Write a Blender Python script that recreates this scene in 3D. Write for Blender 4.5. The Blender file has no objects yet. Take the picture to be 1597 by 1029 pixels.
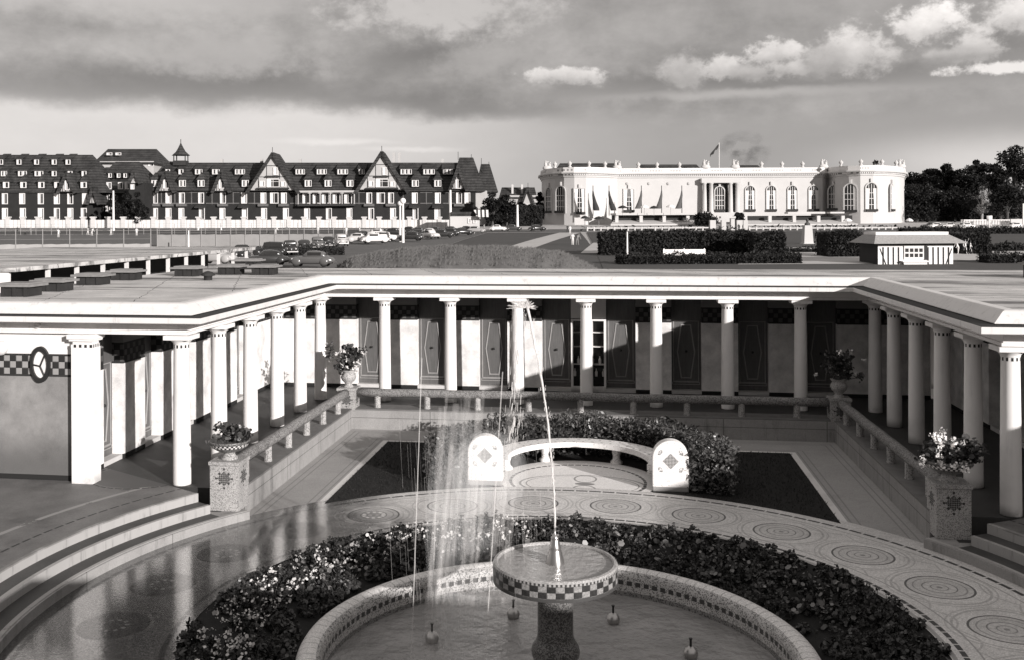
import bpy, bmesh, math, random
from math import sin, cos, pi, atan2, sqrt, radians, tan, hypot, floor
from mathutils import Vector, Matrix, noise as mnoise
rnd = random.Random(7)
SC = bpy.context.scene
COL = SC.collection

# ------------------------------------------------------------ camera numbers
CX, CH, YAW, FPX, VH, ROLL, U0 = 0.836, 4.933, -0.15536, 1600.6, 338.5, -0.00506, 712.9
CY_, SY_ = cos(YAW), sin(YAW)
def der(u, v): return v - ROLL * (u - U0)
def far(u, v, D):
    X = (u - U0) * D / FPX
    return Vector((CX + CY_ * X + SY_ * D, -SY_ * X + CY_ * D, CH - (der(u, v) - VH) * D / FPX))
PHI = -YAW
PROFILE = [(0, -1.7), (31, -1.7), (33, -0.35), (70, -0.2), (100, 0.3), (130, 0.7), (165, 1.05), (220, 1.3), (244, 1.4), (258, 2.1), (275, 2.55), (400, 2.9), (9000, 3.0)]
def terrain(D):
    for (a, za), (b, zb) in zip(PROFILE, PROFILE[1:]):
        if D <= b:
            t = max(0, (D - a) / (b - a)); return za + (zb - za) * t
    return 3.0
def depth_of(x, y): return SY_ * (x - CX) + CY_ * y
def ground_at(u, D):
    p = far(u, 400, D); p.z = terrain(D); return p
def ground_hit(u, v):
    lo, hi = 34, 3000
    V = der(u, v) - VH
    for _ in range(60):
        m = (lo + hi) / 2
        if CH - V * m / FPX > terrain(m): lo = m
        else: hi = m
    return ground_at(u, lo), lo

# ------------------------------------------------------------ mesh builder
class MB:
    def __init__(s): s.v = []; s.f = []; s.m = []; s.mi = 0; s.sm = []; s.smooth = False
    def add(s, vs, fs):
        n = len(s.v); s.v.extend([tuple(p) for p in vs])
        for f in fs: s.f.append(tuple(i + n for i in f)); s.m.append(s.mi); s.sm.append(s.smooth)
    def box(s, x0, x1, y0, y1, z0, z1, rz=0, o=(0, 0, 0)):
        vs = [(x, y, z) for z in (z0, z1) for y in (y0, y1) for x in (x0, x1)]
        if rz or o != (0, 0, 0):
            c, k = cos(rz), sin(rz); vs = [(o[0] + c * x - k * y, o[1] + k * x + c * y, o[2] + z) for x, y, z in vs]
        s.add(vs, [(0, 2, 3, 1), (4, 5, 7, 6), (0, 1, 5, 4), (1, 3, 7, 5), (3, 2, 6, 7), (2, 0, 4, 6)])
    def prism(s, poly, h0, h1, T=None):
        """extrude a 2-D polygon; T maps (a, b, h) to a point, default z-extrusion"""
        T = T or (lambda a, b, h: (a, b, h)); n = len(poly)
        vs = [T(a, b, h0) for a, b in poly] + [T(a, b, h1) for a, b in poly]
        fs = [tuple(range(n - 1, -1, -1)), tuple(range(n, 2 * n))] + [(i, (i + 1) % n, n + (i + 1) % n, n + i) for i in range(n)]
        s.add(vs, fs)
    def poly(s, pts): s.add(pts, [tuple(range(len(pts)))])
    def lathe(s, prof, n=24, o=(0, 0, 0), a0=0, a1=2 * pi, cap=False):
        full = abs(a1 - a0 - 2 * pi) < 1e-6; k = n if full else n + 1
        vs = []
        for i in range(k):
            a = a0 + (a1 - a0) * i / n
            for r, z in prof: vs.append((o[0] + r * cos(a), o[1] + r * sin(a), o[2] + z))
        m = len(prof); fs = []
        for i in range(n):
            j = (i + 1) % k
            for q in range(m - 1): fs.append((i * m + q, j * m + q, j * m + q + 1, i * m + q + 1))
        if not full and cap: fs += [tuple(range(m - 1, -1, -1)), tuple((k - 1) * m + q for q in range(m))]
        s.add(vs, fs)
    def tube(s, pts, r, n=8, r1=None, cap=True):
        pts = [Vector(p) for p in pts]; L = len(pts); rs = r if isinstance(r, (list, tuple)) else [r + ((r1 if r1 is not None else r) - r) * i / max(1, L - 1) for i in range(L)]
        vs = []
        for i, p in enumerate(pts):
            t = (pts[min(i + 1, L - 1)] - pts[max(i - 1, 0)]).normalized()
            a = Vector((0, 0, 1)) if abs(t.z) < 0.9 else Vector((1, 0, 0))
            e1 = t.cross(a).normalized(); e2 = t.cross(e1)
            for k in range(n):
                q = 2 * pi * k / n; vs.append(p + (e1 * cos(q) + e2 * sin(q)) * rs[i])
        fs = [(i * n + k, i * n + (k + 1) % n, (i + 1) * n + (k + 1) % n, (i + 1) * n + k) for i in range(L - 1) for k in range(n)]
        if cap: fs += [tuple(range(n - 1, -1, -1)), tuple((L - 1) * n + k for k in range(n))]
        s.add(vs, fs)
    def ball(s, c, r, n=8, m=6, sc=(1, 1, 1)):
        prof = [(r * sin(pi * i / m), -r * cos(pi * i / m)) for i in range(m + 1)]
        k = len(s.v); s.lathe(prof, n)
        for i in range(k, len(s.v)):
            x, y, z = s.v[i]; s.v[i] = (c[0] + x * sc[0], c[1] + y * sc[1], c[2] + z * sc[2])
    def sector(s, r0, r1, z0, z1, a0, a1, n=48, c=(0, 0)):
        s.lathe([(r0, z0), (r1, z0), (r1, z1), (r0, z1), (r0, z0)], n, (c[0], c[1], 0), a0, a1, cap=False)
        for a in (a0, a1):
            q = [(c[0] + r * cos(a), c[1] + r * sin(a), z) for r, z in ((r0, z0), (r1, z0), (r1, z1), (r0, z1))]
            s.poly(q if a == a0 else q[::-1])
    def sweep(s, path, prof, closed=False):
        """prof = (offset to the left of travel, z); mitred"""
        n = len(path); rows = []
        for i, p in enumerate(path):
            d0 = Vector(path[i]) - Vector(path[i - 1]) if i else Vector(path[1]) - Vector(path[0])
            d1 = Vector(path[i + 1]) - Vector(path[i]) if i < n - 1 else d0
            n0 = Vector((-d0.y, d0.x)).normalized(); n1 = Vector((-d1.y, d1.x)).normalized()
            b = (n0 + n1); b = b / max(0.2, b.dot(n0))
            rows.append([(p[0] + b.x * o, p[1] + b.y * o, z) for o, z in prof])
        m = len(prof); vs = [q for r in rows for q in r]
        fs = [(i * m + k, (i + 1) * m + k, (i + 1) * m + k + 1, i * m + k + 1) for i in range(n - 1) for k in range(m - 1)]
        s.add(vs, fs)
    def build(s, name, mats, parent=None, loc=None, rot=None, flip=None):
        me = bpy.data.meshes.new(name); me.from_pydata(s.v, [], s.f)
        for m in (mats if isinstance(mats, (list, tuple)) else [mats]): me.materials.append(m)
        me.polygons.foreach_set('material_index', s.m); me.polygons.foreach_set('use_smooth', s.sm)
        if flip is None:
            bm = bmesh.new(); bm.from_mesh(me); bmesh.ops.recalc_face_normals(bm, faces=bm.faces); bm.to_mesh(me); bm.free()
        me.update()
        o = bpy.data.objects.new(name, me); COL.objects.link(o)
        if parent: o.parent = parent
        if loc is not None: o.location = loc
        if rot is not None: o.rotation_euler = rot
        return o
def tag(o, label=None, cat=None, group=None, kind=None):
    if label: o['label'] = label
    if cat: o['category'] = cat
    if group: o['group'] = group
    if kind: o['kind'] = kind
    return o
def empty(name, loc, label, cat, rz=0, group=None):
    o = bpy.data.objects.new(name, None); o.empty_display_size = 0.2; COL.objects.link(o); o.location = loc; o.rotation_euler = (0, 0, rz)
    return tag(o, label, cat, group)
def inst(src, parent=None, loc=None, rot=None):
    """copy of an object and its children, mesh data shared"""
    c = src.copy(); COL.objects.link(c)
    if parent: c.parent = parent
    if loc is not None: c.location = loc
    if rot is not None: c.rotation_euler = rot
    for ch in [k for k in COL.objects if k.parent == src]: inst(ch, c)
    return c
def struct(mb, name, mats, **k): return tag(mb.build(name, mats, **k), kind='structure')

# ------------------------------------------------------------ materials
class E:
    """tiny expression helper over Math nodes"""
    t = None
    def __init__(s, k): s.k = k
    @staticmethod
    def op(o, *a):
        n = E.t.nodes.new('ShaderNodeMath'); n.operation = o
        for i, q in enumerate(a):
            if isinstance(q, E): E.t.links.new(q.k, n.inputs[i])
            else: n.inputs[i].default_value = q
        return E(n.outputs[0])
    def __add__(s, o): return E.op('ADD', s, o)
    __radd__ = __add__
    def __sub__(s, o): return E.op('SUBTRACT', s, o)
    def __rsub__(s, o): return E.op('SUBTRACT', o, s)
    def __mul__(s, o): return E.op('MULTIPLY', s, o)
    __rmul__ = __mul__
    def __truediv__(s, o): return E.op('DIVIDE', s, o)
    def __mod__(s, o): return E.op('FLOORED_MODULO', s, o)
    def abs(s): return E.op('ABSOLUTE', s)
    def lt(s, o): return E.op('LESS_THAN', s, o)
    def gt(s, o): return E.op('GREATER_THAN', s, o)
    def floor(s): return E.op('FLOOR', s)
    def max(s, o): return E.op('MAXIMUM', s, o)
    def min(s, o): return E.op('MINIMUM', s, o)
    def sqrt(s): return E.op('SQRT', s)
    def pow(s, o): return E.op('POWER', s, o)
    def sin(s): return E.op('SINE', s)
    def between(s, a, b): return s.gt(a) * s.lt(b)
    def ss(s, a, b):
        n = E.t.nodes.new('ShaderNodeMapRange'); n.interpolation_type = 'SMOOTHSTEP'
        E.t.links.new(s.k, n.inputs[0]); n.inputs[1].default_value = a; n.inputs[2].default_value = b
        n.inputs[3].default_value = 0; n.inputs[4].default_value = 1
        return E(n.outputs[0])
def mixv(a, b, t): return (t * b) + ((1 - t) * a)
TINT = (1.0, 0.972, 0.955)
class Mat:
    def __init__(s, name, col=0.5, rough=0.8, spec=0.3, metal=0):
        s.m = bpy.data.materials.new(name); s.m.use_nodes = True; s.t = s.m.node_tree; E.t = s.t
        s.b = s.t.nodes['Principled BSDF']
        s.b.inputs['Base Color'].default_value = (col * TINT[0], col * TINT[1], col * TINT[2], 1)
        s.b.inputs['Roughness'].default_value = rough; s.b.inputs['Specular IOR Level'].default_value = spec; s.b.inputs['Metallic'].default_value = metal
    def pos(s, kind='world'):
        if kind == 'world': k = s.t.nodes.new('ShaderNodeNewGeometry').outputs['Position']
        else: k = s.t.nodes.new('ShaderNodeTexCoord').outputs['Object']
        n = s.t.nodes.new('ShaderNodeSeparateXYZ'); s.t.links.new(k, n.inputs[0]); s.pk = k
        return [E(q) for q in n.outputs]
    def noise(s, scale, detail=4, rough=0.6, stretch=None, kind='world'):
        n = s.t.nodes.new('ShaderNodeTexNoise'); n.inputs['Scale'].default_value = scale; n.inputs['Detail'].default_value = detail; n.inputs['Roughness'].default_value = rough
        k = s.t.nodes.new('ShaderNodeNewGeometry').outputs['Position'] if kind == 'world' else s.t.nodes.new('ShaderNodeTexCoord').outputs['Object']
        if stretch:
            mp = s.t.nodes.new('ShaderNodeMapping'); mp.inputs['Scale'].default_value = stretch; s.t.links.new(k, mp.inputs[0]); k = mp.outputs[0]
        s.t.links.new(k, n.inputs['Vector']); return E(n.outputs[0])
    def voro(s, scale, kind='world', feat='F1', out='Color'):
        n = s.t.nodes.new('ShaderNodeTexVoronoi'); n.inputs['Scale'].default_value = scale; n.feature = feat
        k = s.t.nodes.new('ShaderNodeNewGeometry').outputs['Position'] if kind == 'world' else s.t.nodes.new('ShaderNodeTexCoord').outputs['Object']
        s.t.links.new(k, n.inputs['Vector'])
        if out == 'Color':
            q = s.t.nodes.new('ShaderNodeSeparateColor'); s.t.links.new(n.outputs['Color'], q.inputs[0]); return E(q.outputs[0])
        return E(n.outputs['Distance'])
    def color(s, e):
        c = s.t.nodes.new('ShaderNodeCombineColor')
        for i in range(3): s.t.links.new((e * TINT[i]).k, c.inputs[i])
        s.t.links.new(c.outputs[0], s.b.inputs['Base Color']); return s
    def roughness(s, e): s.t.links.new(e.k, s.b.inputs['Roughness']); return s
    def bump(s, e, strength=0.3, dist=0.02):
        n = s.t.nodes.new('ShaderNodeBump'); n.inputs['Strength'].default_value = strength; n.inputs['Distance'].default_value = dist
        s.t.links.new(e.k, n.inputs['Height']); s.t.links.new(n.outputs[0], s.b.inputs['Normal']); return s
def plain(name, col, rough=0.8, var=0.25, scale=3.0, spec=0.3, kind='world', bump=0.0, detail=5):
    m = Mat(name, col, rough, spec)
    n = m.noise(scale, detail, kind=kind)
    m.color((n - 0.5) * (2 * var * col) + col)
    if bump: m.bump(m.noise(scale * 8, 4, kind=kind), bump, 0.01)
    return m.m

M = {}
def white_mat(name, col, streak=0.5):
    m = Mat(name, col, 0.7, 0.3); n = m.noise(1.6, 6); d = m.noise(7, 5, 0.7, (1, 1, 0.12)); q = m.noise(26, 4, 0.7)
    m.color(col * (1 - streak * 0.35 * d.ss(0.52, 0.78) - 0.12 * n.ss(0.5, 0.8) - 0.1 * q.ss(0.62, 0.75)))
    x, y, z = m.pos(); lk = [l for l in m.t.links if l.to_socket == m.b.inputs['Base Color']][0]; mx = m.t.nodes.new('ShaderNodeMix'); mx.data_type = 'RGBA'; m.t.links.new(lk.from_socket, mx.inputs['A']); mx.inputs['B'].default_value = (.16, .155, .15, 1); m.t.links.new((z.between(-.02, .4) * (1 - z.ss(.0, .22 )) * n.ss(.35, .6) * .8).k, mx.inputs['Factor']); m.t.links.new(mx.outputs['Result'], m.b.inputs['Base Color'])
    m.bump(q, 0.12, 0.004); return m.m
M['white'] = white_mat('white_paint', 0.8, 0.45)
M['white_old'] = white_mat('weathered_white_paint', 0.7, 0.85)
M['riser_lit'] = white_mat('sunlit_riser_tone', .36, 1.5)  # sun on the risers put into the colour: paler than the treads
M['dark_band'] = plain('dark_tile', 0.03, 0.4, 0.6, 9)
M['black'] = plain('dark_metal', 0.025, 0.5)
M['tar'] = plain('tarred_felt', 0.03, 0.8, 0.6, 5)
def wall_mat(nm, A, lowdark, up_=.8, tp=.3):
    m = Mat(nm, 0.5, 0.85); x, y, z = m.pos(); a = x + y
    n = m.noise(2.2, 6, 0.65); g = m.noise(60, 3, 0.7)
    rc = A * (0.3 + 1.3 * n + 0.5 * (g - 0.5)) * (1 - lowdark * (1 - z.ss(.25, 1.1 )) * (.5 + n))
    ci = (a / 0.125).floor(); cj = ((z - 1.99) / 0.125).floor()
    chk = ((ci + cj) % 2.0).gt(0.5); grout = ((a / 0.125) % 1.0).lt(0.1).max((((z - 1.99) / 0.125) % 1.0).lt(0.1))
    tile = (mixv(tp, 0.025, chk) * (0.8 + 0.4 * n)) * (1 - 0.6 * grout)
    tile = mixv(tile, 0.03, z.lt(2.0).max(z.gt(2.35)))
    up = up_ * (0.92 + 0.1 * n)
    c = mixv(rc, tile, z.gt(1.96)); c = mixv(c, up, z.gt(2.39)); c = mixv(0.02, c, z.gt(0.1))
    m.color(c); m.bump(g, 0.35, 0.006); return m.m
M['wall'] = wall_mat('bath_wall', .25, .5); M['pier'] = wall_mat('pier_wall', .8, .0, .2, .09)  # pier tops and tiles darkened: eave shade painted into the wall colour
def door_mat():
    m = Mat('door_wood', 0.1, 0.5, 0.4); n = m.noise(5, 6, 0.7, (6, 6, 0.6)); m.color(0.045 + 0.125 * n); m.bump(n, 0.15, 0.003); return m.m
M['door'] = door_mat()
M['door_mould'] = plain('door_moulding', 0.3, 0.5, 0.3, 8)
M['stone_light'] = plain('threshold_stone', 0.55, 0.8, 0.2, 4, bump=0.2)
def speckle(name, lo, hi, sc=45, rough=0.7, dark=0.35, bump=0.4):
    m = Mat(name, hi, rough); v = m.voro(sc); d = m.voro(sc, feat='DISTANCE_TO_EDGE', out='D'); n = m.noise(3, 5)
    c = mixv(lo, hi, v.gt(dark)) * (0.75 + 0.5 * n) * (1 - 0.35 * d.lt(0.06))
    m.color(c); m.bump(v, bump, 0.004); return m.m
M['mosaic_stone'] = speckle('mosaic_stone', 0.2, 0.46, 75, dark=0.3)
M['mosaic_pale'] = speckle('pale_mosaic', 0.5, 0.82, 60, dark=0.2)
M['rail'] = speckle('rail_pebbledash', 0.13, 0.28, 60, 0.9, 0.4, 0.8)
M['rail_post'] = speckle('post_pebbledash', 0.22, 0.44, 60, 0.9, 0.3, 0.8)
def curb_mat():
    m = Mat('curb_concrete', 0.45, 0.85); n = m.noise(2.5, 6, 0.65); g = m.noise(45, 3, 0.7); d = m.noise(5, 5, 0.7, (1, 1, 0.15)); x, y, z = m.pos()
    seam = ((x + y) % 2.4).lt(0.02); v = m.voro(1.7)
    grv = z.between(-0.165, -0.15)
    m.color((0.3 * (0.7 + 0.55 * n) - 0.12 * d.ss(0.5, 0.75) + 0.16 * (g - 0.5)) * (1 - 0.55 * seam.max(grv))); m.bump(g, 0.4, 0.008); return m.m
M['curb'] = curb_mat()
def floor_mat(name, col, dash_r=None):
    m = Mat(name, col, 0.62, 0.4); x, y, z = m.pos(); n = m.noise(1.3, 6, 0.65); g = m.noise(30, 4, 0.7)
    c = col * (0.35 + 1.3 * n) + col * 0.9 * (g - 0.5)
    if dash_r:
        st_ = m.noise(.8, 6, .7); c = c * (1 - .35 * st_.ss(.5, .7))
        r = (x * x + (y - 13.5) * (y - 13.5)).sqrt(); th = E.op('ARCTAN2', y - 13.5, x)
        d = ((r - dash_r).abs().lt(0.022)) * ((th * 34.0) % 1.0).lt(0.78)
        w = (r - dash_r - 0.62).abs().lt(0.05)
        c = mixv(c, 0.02, d); c = mixv(c, col * 1.9, w * n.gt(0.42))
        ex = ((x + 8.2) * (x + 8.2) + (y - 18.6) * (y - 18.6)).sqrt()
        c = mixv(c, 0.02, (ex - 1.0).abs().lt(0.022) * ((E.op('ARCTAN2', y - 18.6, x + 8.2) * 6.0) % 1.0).lt(0.8))
        c = mixv(c, col * 0.62, ex.lt(0.93))
    m.color(c); m.bump(g, 0.15, 0.004); return m.m
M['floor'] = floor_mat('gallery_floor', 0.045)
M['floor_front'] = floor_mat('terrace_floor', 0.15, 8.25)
M['tread'] = floor_mat('step_tread', 0.06)  # tread colour darkened for the grazing sun
def roof_mat():
    m = Mat('roof_felt', 0.5, 0.9); x, y, z = m.pos(); n = m.noise(0.8, 7, 0.68); g = m.noise(38, 4, 0.75); s_ = m.noise(0.7, 6, 0.7, (0.25, 1.6, 1))
    wob = (m.noise(1.6, 3) - 0.5) * 0.25
    jx = (((x + 0.35 * y + wob) / 1.9) % 1.0).lt(0.009); jy = (((y + wob) / 1.05) % 1.0).lt(0.016) * n.gt(0.42)
    c = 0.62 * (0.4 + 1.05 * n) + 0.36 * (g - 0.5)
    c = c * (1 - 0.72 * s_.ss(0.46, 0.62)); c = mixv(c, 0.045, jx.max(jy) * m.noise(2.5, 3).gt(0.4))
    m.color(c.max(0.02)); m.bump(g, 0.7, 0.012); return m.m
M['roof'] = roof_mat()
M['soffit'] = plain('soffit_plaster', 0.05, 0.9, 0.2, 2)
M['glass_dark'] = plain('dark_glass', 0.02, 0.08, 0.3, 2, spec=0.6)

# ------- mosaic walk
CC = (0.0, 13.5)
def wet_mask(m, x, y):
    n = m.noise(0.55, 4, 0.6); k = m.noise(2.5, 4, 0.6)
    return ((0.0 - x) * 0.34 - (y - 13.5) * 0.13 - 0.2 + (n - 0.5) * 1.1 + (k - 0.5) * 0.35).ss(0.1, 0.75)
def walk_mat():
    m = Mat('mosaic_walk', 0.5, 0.6, 0.5); x, y, z = m.pos(); dx = x - CC[0]; dy = y - CC[1]
    r = (dx * dx + dy * dy).sqrt(); th = E.op('ARCTAN2', dy, dx)
    A = 2 * pi / 24
    a = ((th / A) % 1.0 - 0.5) * (A * 5.85); b = r - 5.85
    d = (a * a + b * b).sqrt()
    v = m.voro(70); n = m.noise(0.9, 6, 0.65); k = m.noise(14, 3, 0.7)
    base = 0.72 * (0.42 + 0.4 * v + 0.55 * n)
    def ring(rad, w): return (d - rad).abs().lt(w)
    rings = base
    rings = mixv(rings, rings * .84, d.lt(0.47)); rings = mixv(rings, 0.11, ring(0.46, 0.016)); rings = mixv(rings, rings * .6, ring(0.36, 0.012))
    rings = mixv(rings, 0.2, ring(0.235, 0.01)); dots_ = ring(0.18, 0.03) * ((E.op('ARCTAN2', b, a) * 1.6) % 1.0).lt(0.5); rings = mixv(rings, 0.6, ring(0.18, 0.03) * ((E.op('ARCTAN2', b, a) * 1.6) % 1.0).lt(0.5)); rings = mixv(rings, 0.26, ring(0.12, 0.01)); rings = mixv(rings, 0.26, d.lt(0.04))
    # interlaced swirls running between the discs
    sw = ((r - 5.85) .abs() - (0.66 - 0.16 * (((th / A) * 2 * pi)).sin().abs())).abs()
    d2 = ((d - 0.66).abs().lt(0.02)).max((d - 0.74).abs().lt(0.012))
    rings = mixv(rings, rings * .72, d2.max(sw.lt(0.016)))
    rings = mixv(rings, rings * 0.93, (((d * 17.0) % 1.0).lt(0.35)) * d.gt(0.5))
    dash = ((th * 26.0) % 1.0).lt(0.86)
    ed = ((r - 6.80).abs().lt(0.035)).max((r - 5.0).abs().lt(0.035)) * dash
    thin = ((r - 6.62).abs().lt(0.012)).max((r - 5.2).abs().lt(0.012)).max((r - 4.86).abs().lt(0.03))
    c = mixv(rings, 0.34, thin); c = mixv(c, 0.05, ed); c = c * (0.9 + 0.4 * (k - 0.5))
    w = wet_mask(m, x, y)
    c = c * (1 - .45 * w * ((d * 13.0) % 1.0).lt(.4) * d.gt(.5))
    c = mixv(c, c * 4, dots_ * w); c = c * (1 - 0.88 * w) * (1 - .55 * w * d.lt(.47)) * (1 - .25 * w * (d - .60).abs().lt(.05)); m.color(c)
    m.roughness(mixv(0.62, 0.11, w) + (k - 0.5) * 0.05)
    m.b.inputs['IOR'].default_value = 1.5
    cw = m.t.nodes.new('ShaderNodeMath'); m.t.links.new((w * (.35 + .65 * v) * .95 * (1 - .45 * d.lt(.47)) * (1 - .5 * ed)).k, m.b.inputs['Coat Weight']); m.b.inputs['Coat Roughness'].default_value = 0.1; m.b.inputs['Coat IOR'].default_value = 2.2
    m.bump(v * 0.8 + k, 0.2, 0.004); m.t.links.new(m.b.inputs['Normal'].links[0].from_socket, m.b.inputs['Coat Normal']); return m.m
M['walk'] = walk_mat()
def path_mat():
    m = Mat('court_path', 0.5, 0.75); x, y, z = m.pos(); d = (x.abs() - 4.67).max(y - 24.15)
    n = m.noise(1.1, 6, 0.65); g = m.noise(50, 3, 0.7); v = m.voro(70)
    c = 0.34 * (0.66 + 0.4 * n + 0.25 * v)
    ln = d.between(0.17, 0.2).max(d.between(0.3, 0.33)).max(d.between(0.93, 0.96)).max(d.between(1.06, 1.09))
    c = mixv(c, 0.24, ln); c = mixv(c, 0.66, d.lt(0.13) * g.gt(0.3)); c = c * (1 - 0.25 * m.noise(0.5, 7, .7).ss(0.52, 0.75)) * (1 + .3 * (g - .5)); m.color(c); m.bump(g, 0.2, 0.004); return m.m
M['path'] = path_mat()
def exedra_mat():
    m = Mat('exedra_floor', 0.6, 0.7); x, y, z = m.pos(); dy = y - 21.0; r = (x * x + dy * dy).sqrt(); v = m.voro(60); n = m.noise(2, 5)
    c = 0.84 * (0.72 + 0.25 * v + 0.1 * n)
    f = lambda cx, cy, ax, ay: (((x - cx) / ax) * ((x - cx) / ax) + ((y - cy) / ay) * ((y - cy) / ay)).sqrt()
    e1 = f(0.1, 20.75, 1.25, 0.75); c = mixv(c, 0.3, (e1 - 1).abs().lt(0.02).max((e1 - 0.9).abs().lt(0.01)))
    for cy in (20.4, 21.2): q = f(0.15, cy, 0.22, 0.28); c = mixv(c, 0.32, (q - 1).abs().lt(0.09))
    q = f(0.15, 20.8, 0.2, 0.1); c = mixv(c, 0.26, q.lt(1.0))
    c = mixv(c, 0.08, (r - 1.36).abs().lt(0.03) * ((E.op('ARCTAN2', dy, x) * 9.0) % 1.0).lt(0.8)); m.color(c); return m.m
M['exedra'] = exedra_mat()
def grass_mat(name, lo, hi, sc=4):
    m = Mat(name, hi, 0.95, 0.1); n = m.noise(sc, 6, 0.7); g = m.noise(sc * 14, 4, 0.75); m.color(mixv(lo, hi, (n * 0.5 + g * 0.6 - 0.05))); m.bump(g, 0.8, 0.03); return m.m
M['lawn'] = grass_mat('lawn_grass', 0.012, 0.055)
M['mound'] = grass_mat('dune_grass', 0.05, 0.25, 1.6)
M['field'] = grass_mat('field_grass', 0.06, 0.14, 0.12)
M['soil'] = plain('soil', 0.02, 0.95, 0.5, 6, bump=0.6)
def leaf_mat(name, lo, hi, rough=0.45, spec=0.4):
    m = Mat(name, hi, rough, spec); v = m.voro(9); n = m.noise(1.2, 3); m.color(mixv(lo, hi, v * 0.8 + (n - 0.5) * 0.6)); m.b.inputs['Subsurface Weight'].default_value = 0.0
    return m.m
M['leaf'] = leaf_mat('geranium_leaf', 0.018, 0.10, 0.4)
M['leaf_wet'] = leaf_mat('hedge_leaf', 0.03, 0.15, 0.35)
M['leaf_tree'] = leaf_mat('tree_leaf', 0.004, 0.024, 0.6, 0.2)
M['leaf_pale'] = leaf_mat('pale_tree_leaf', 0.05, 0.2, 0.6, 0.2)
M['leaf_far'] = leaf_mat('clipped_hedge_leaf', 0.008, 0.038, 0.6, 0.2)
M['petal'] = plain('white_petal', 0.8, 0.6, 0.15, 8)
M['petal_dark'] = plain('red_petal', 0.035, 0.6, 0.3, 8)
M['bark'] = plain('bark', 0.08, 0.9, 0.4, 6)
def water_mat(name, col, bump, sc):
    m = Mat(name, col, 0.06, 0.5); n = m.noise(sc, 5, 0.6); k = m.noise(1.2, 4); m.color(col * (0.5 + 1.0 * k)); m.b.inputs['IOR'].default_value = 1.45
    m.bump(n, bump, 0.2); return m.m
M['pool'] = water_mat('basin_water', 0.27, 0.8, 2.2)
M['bowl_water'] = water_mat('bowl_water', 0.3, 0.3, 8)
def rim_mat():
    m = Mat('basin_mosaic', 0.5, 0.5, 0.5); x, y, z = m.pos(); dx = x; dy = y - CC[1]; r = (dx * dx + dy * dy).sqrt(); th = E.op('ARCTAN2', dy, dx); v = m.voro(72); n = m.noise(2, 5); v2 = m.voro(8)
    pale = 0.8 * (0.66 + 0.4 * v); wall = mixv(0.14, 0.5, v.gt(0.34)) * (0.7 + 0.6 * n)
    dash = ((th * 22.0) % 1.0).lt(0.62) * z.between(-0.88, -0.81)
    wall = mixv(wall, 0.045, dash); wall = mixv(wall, wall * 0.45, z.lt(-0.98))
    lines = (((th * 19.0 + v2 * 0.15) % 1.0).lt(0.13)); pale = pale * (1 - 0.35 * lines)
    m.color(mixv(wall, pale, r.gt(3.115))); m.bump(v, 0.4, 0.004); return m.m
M['rim'] = rim_mat()
def bowl_mat():
    m = Mat('bowl_tiles', 0.4, 0.35, 0.5); x, y, z = m.pos(); th = E.op('ARCTAN2', y - CC[1], x); v = m.voro(60)
    N_ = 46 / (2 * pi); ci = (th * N_).floor(); cj = ((z - 0.215) / 0.075).floor(); chk = ((ci + cj) % 2.0).gt(0.5)
    c = mixv(0.27, 0.03, chk); gr = ((th * N_) % 1.0).lt(0.08).max((((z - 0.215) / 0.075) % 1.0).lt(0.1)); c = c * (1 - 0.45 * gr) * (0.7 + 0.5 * v)
    c = mixv(c, 0.06, z.lt(0.212)); c = mixv(c, mixv(0.05, 0.35, ((th * N_ * 2) % 1.0).gt(0.5)), z.gt(0.368)); c = mixv(c, 0.36 * (0.6 + 0.6 * v), z.gt(0.398)); m.color(c); m.bump(v, 0.2, 0.003); return m.m
M['bowl'] = bowl_mat()
M['ped_stone'] = speckle('pedestal_granite', 0.08, 0.24, 80, 0.3, 0.5, 0.2)
M['metal'] = Mat('nozzle_metal', 0.45, 0.3, 0.5, 0.9).m
def jet_mat():
    m = Mat('jet_water', 0.9, 0.3, 0.5); m.b.inputs['Alpha'].default_value = 0.6; return m.m
M['jet'] = jet_mat()
def thin_jet():
    m = Mat('spray_water', 0.9, 0.3, 0.5); m.b.inputs['Alpha'].default_value = 0.22; return m.m
M['spray'] = thin_jet()

# ------------------------------------------------------------ the bath court
S = 1.8; XC = 7.2; YB = 27.08; YF = YB - 5 * S
WX = 9.25; WYB = 29.1; WYF = 18.0; XE = 12.35; YE = 31.25
bath = empty('bath_building', (0, YB, 0), 'white colonnaded bathing building with flat felt roof wrapped round the fountain court', 'building')
def P(mb, name, mats, par=None): 
    o = mb.build(name, mats); 
    o.parent = par or bath
    if par is None or par == bath: o.location = (0, -YB, 0)
    return o
# columns ----------------------------------------------------------
def column_parts():
    mb = MB(); mb.smooth = True
    prof = [(0.0, 0), (0.166, 0), (0.166, 0.02), (0.163, 0.6), (0.157, 1.4), (0.148, 2.2), (0.145, 2.535), (0.145, 2.555), (0.145, 2.60), (0.152, 2.605), (0.152, 2.625), (0.165, 2.645), (0.205, 2.685), (0.215, 2.70), (0.0, 2.70)]
    mb.lathe(prof, 28); mb.smooth = False
    mb.box(-0.25, 0.25, -0.25, 0.25, 2.70, 2.78)
    b = MB(); n = 24
    b.add([((.1462 if i < 2 else .1485) * cos(2 * pi * k / n), (.1462 if i < 2 else .1485) * sin(2 * pi * k / n), z) for i, z in enumerate((2.54, 2.597, 2.597, 2.54)) for k in range(n)], [(i * n + k, i * n + (k + 1) % n, ((i + 1) % 4) * n + (k + 1) % n, ((i + 1) % 4) * n + k) for i in range(4) for k in range(n)])
    b.m = [1 if (f % n) % 2 else 0 for f in range(len(b.f))]
    return mb, b
cm, cb = column_parts(); col0 = None
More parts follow.
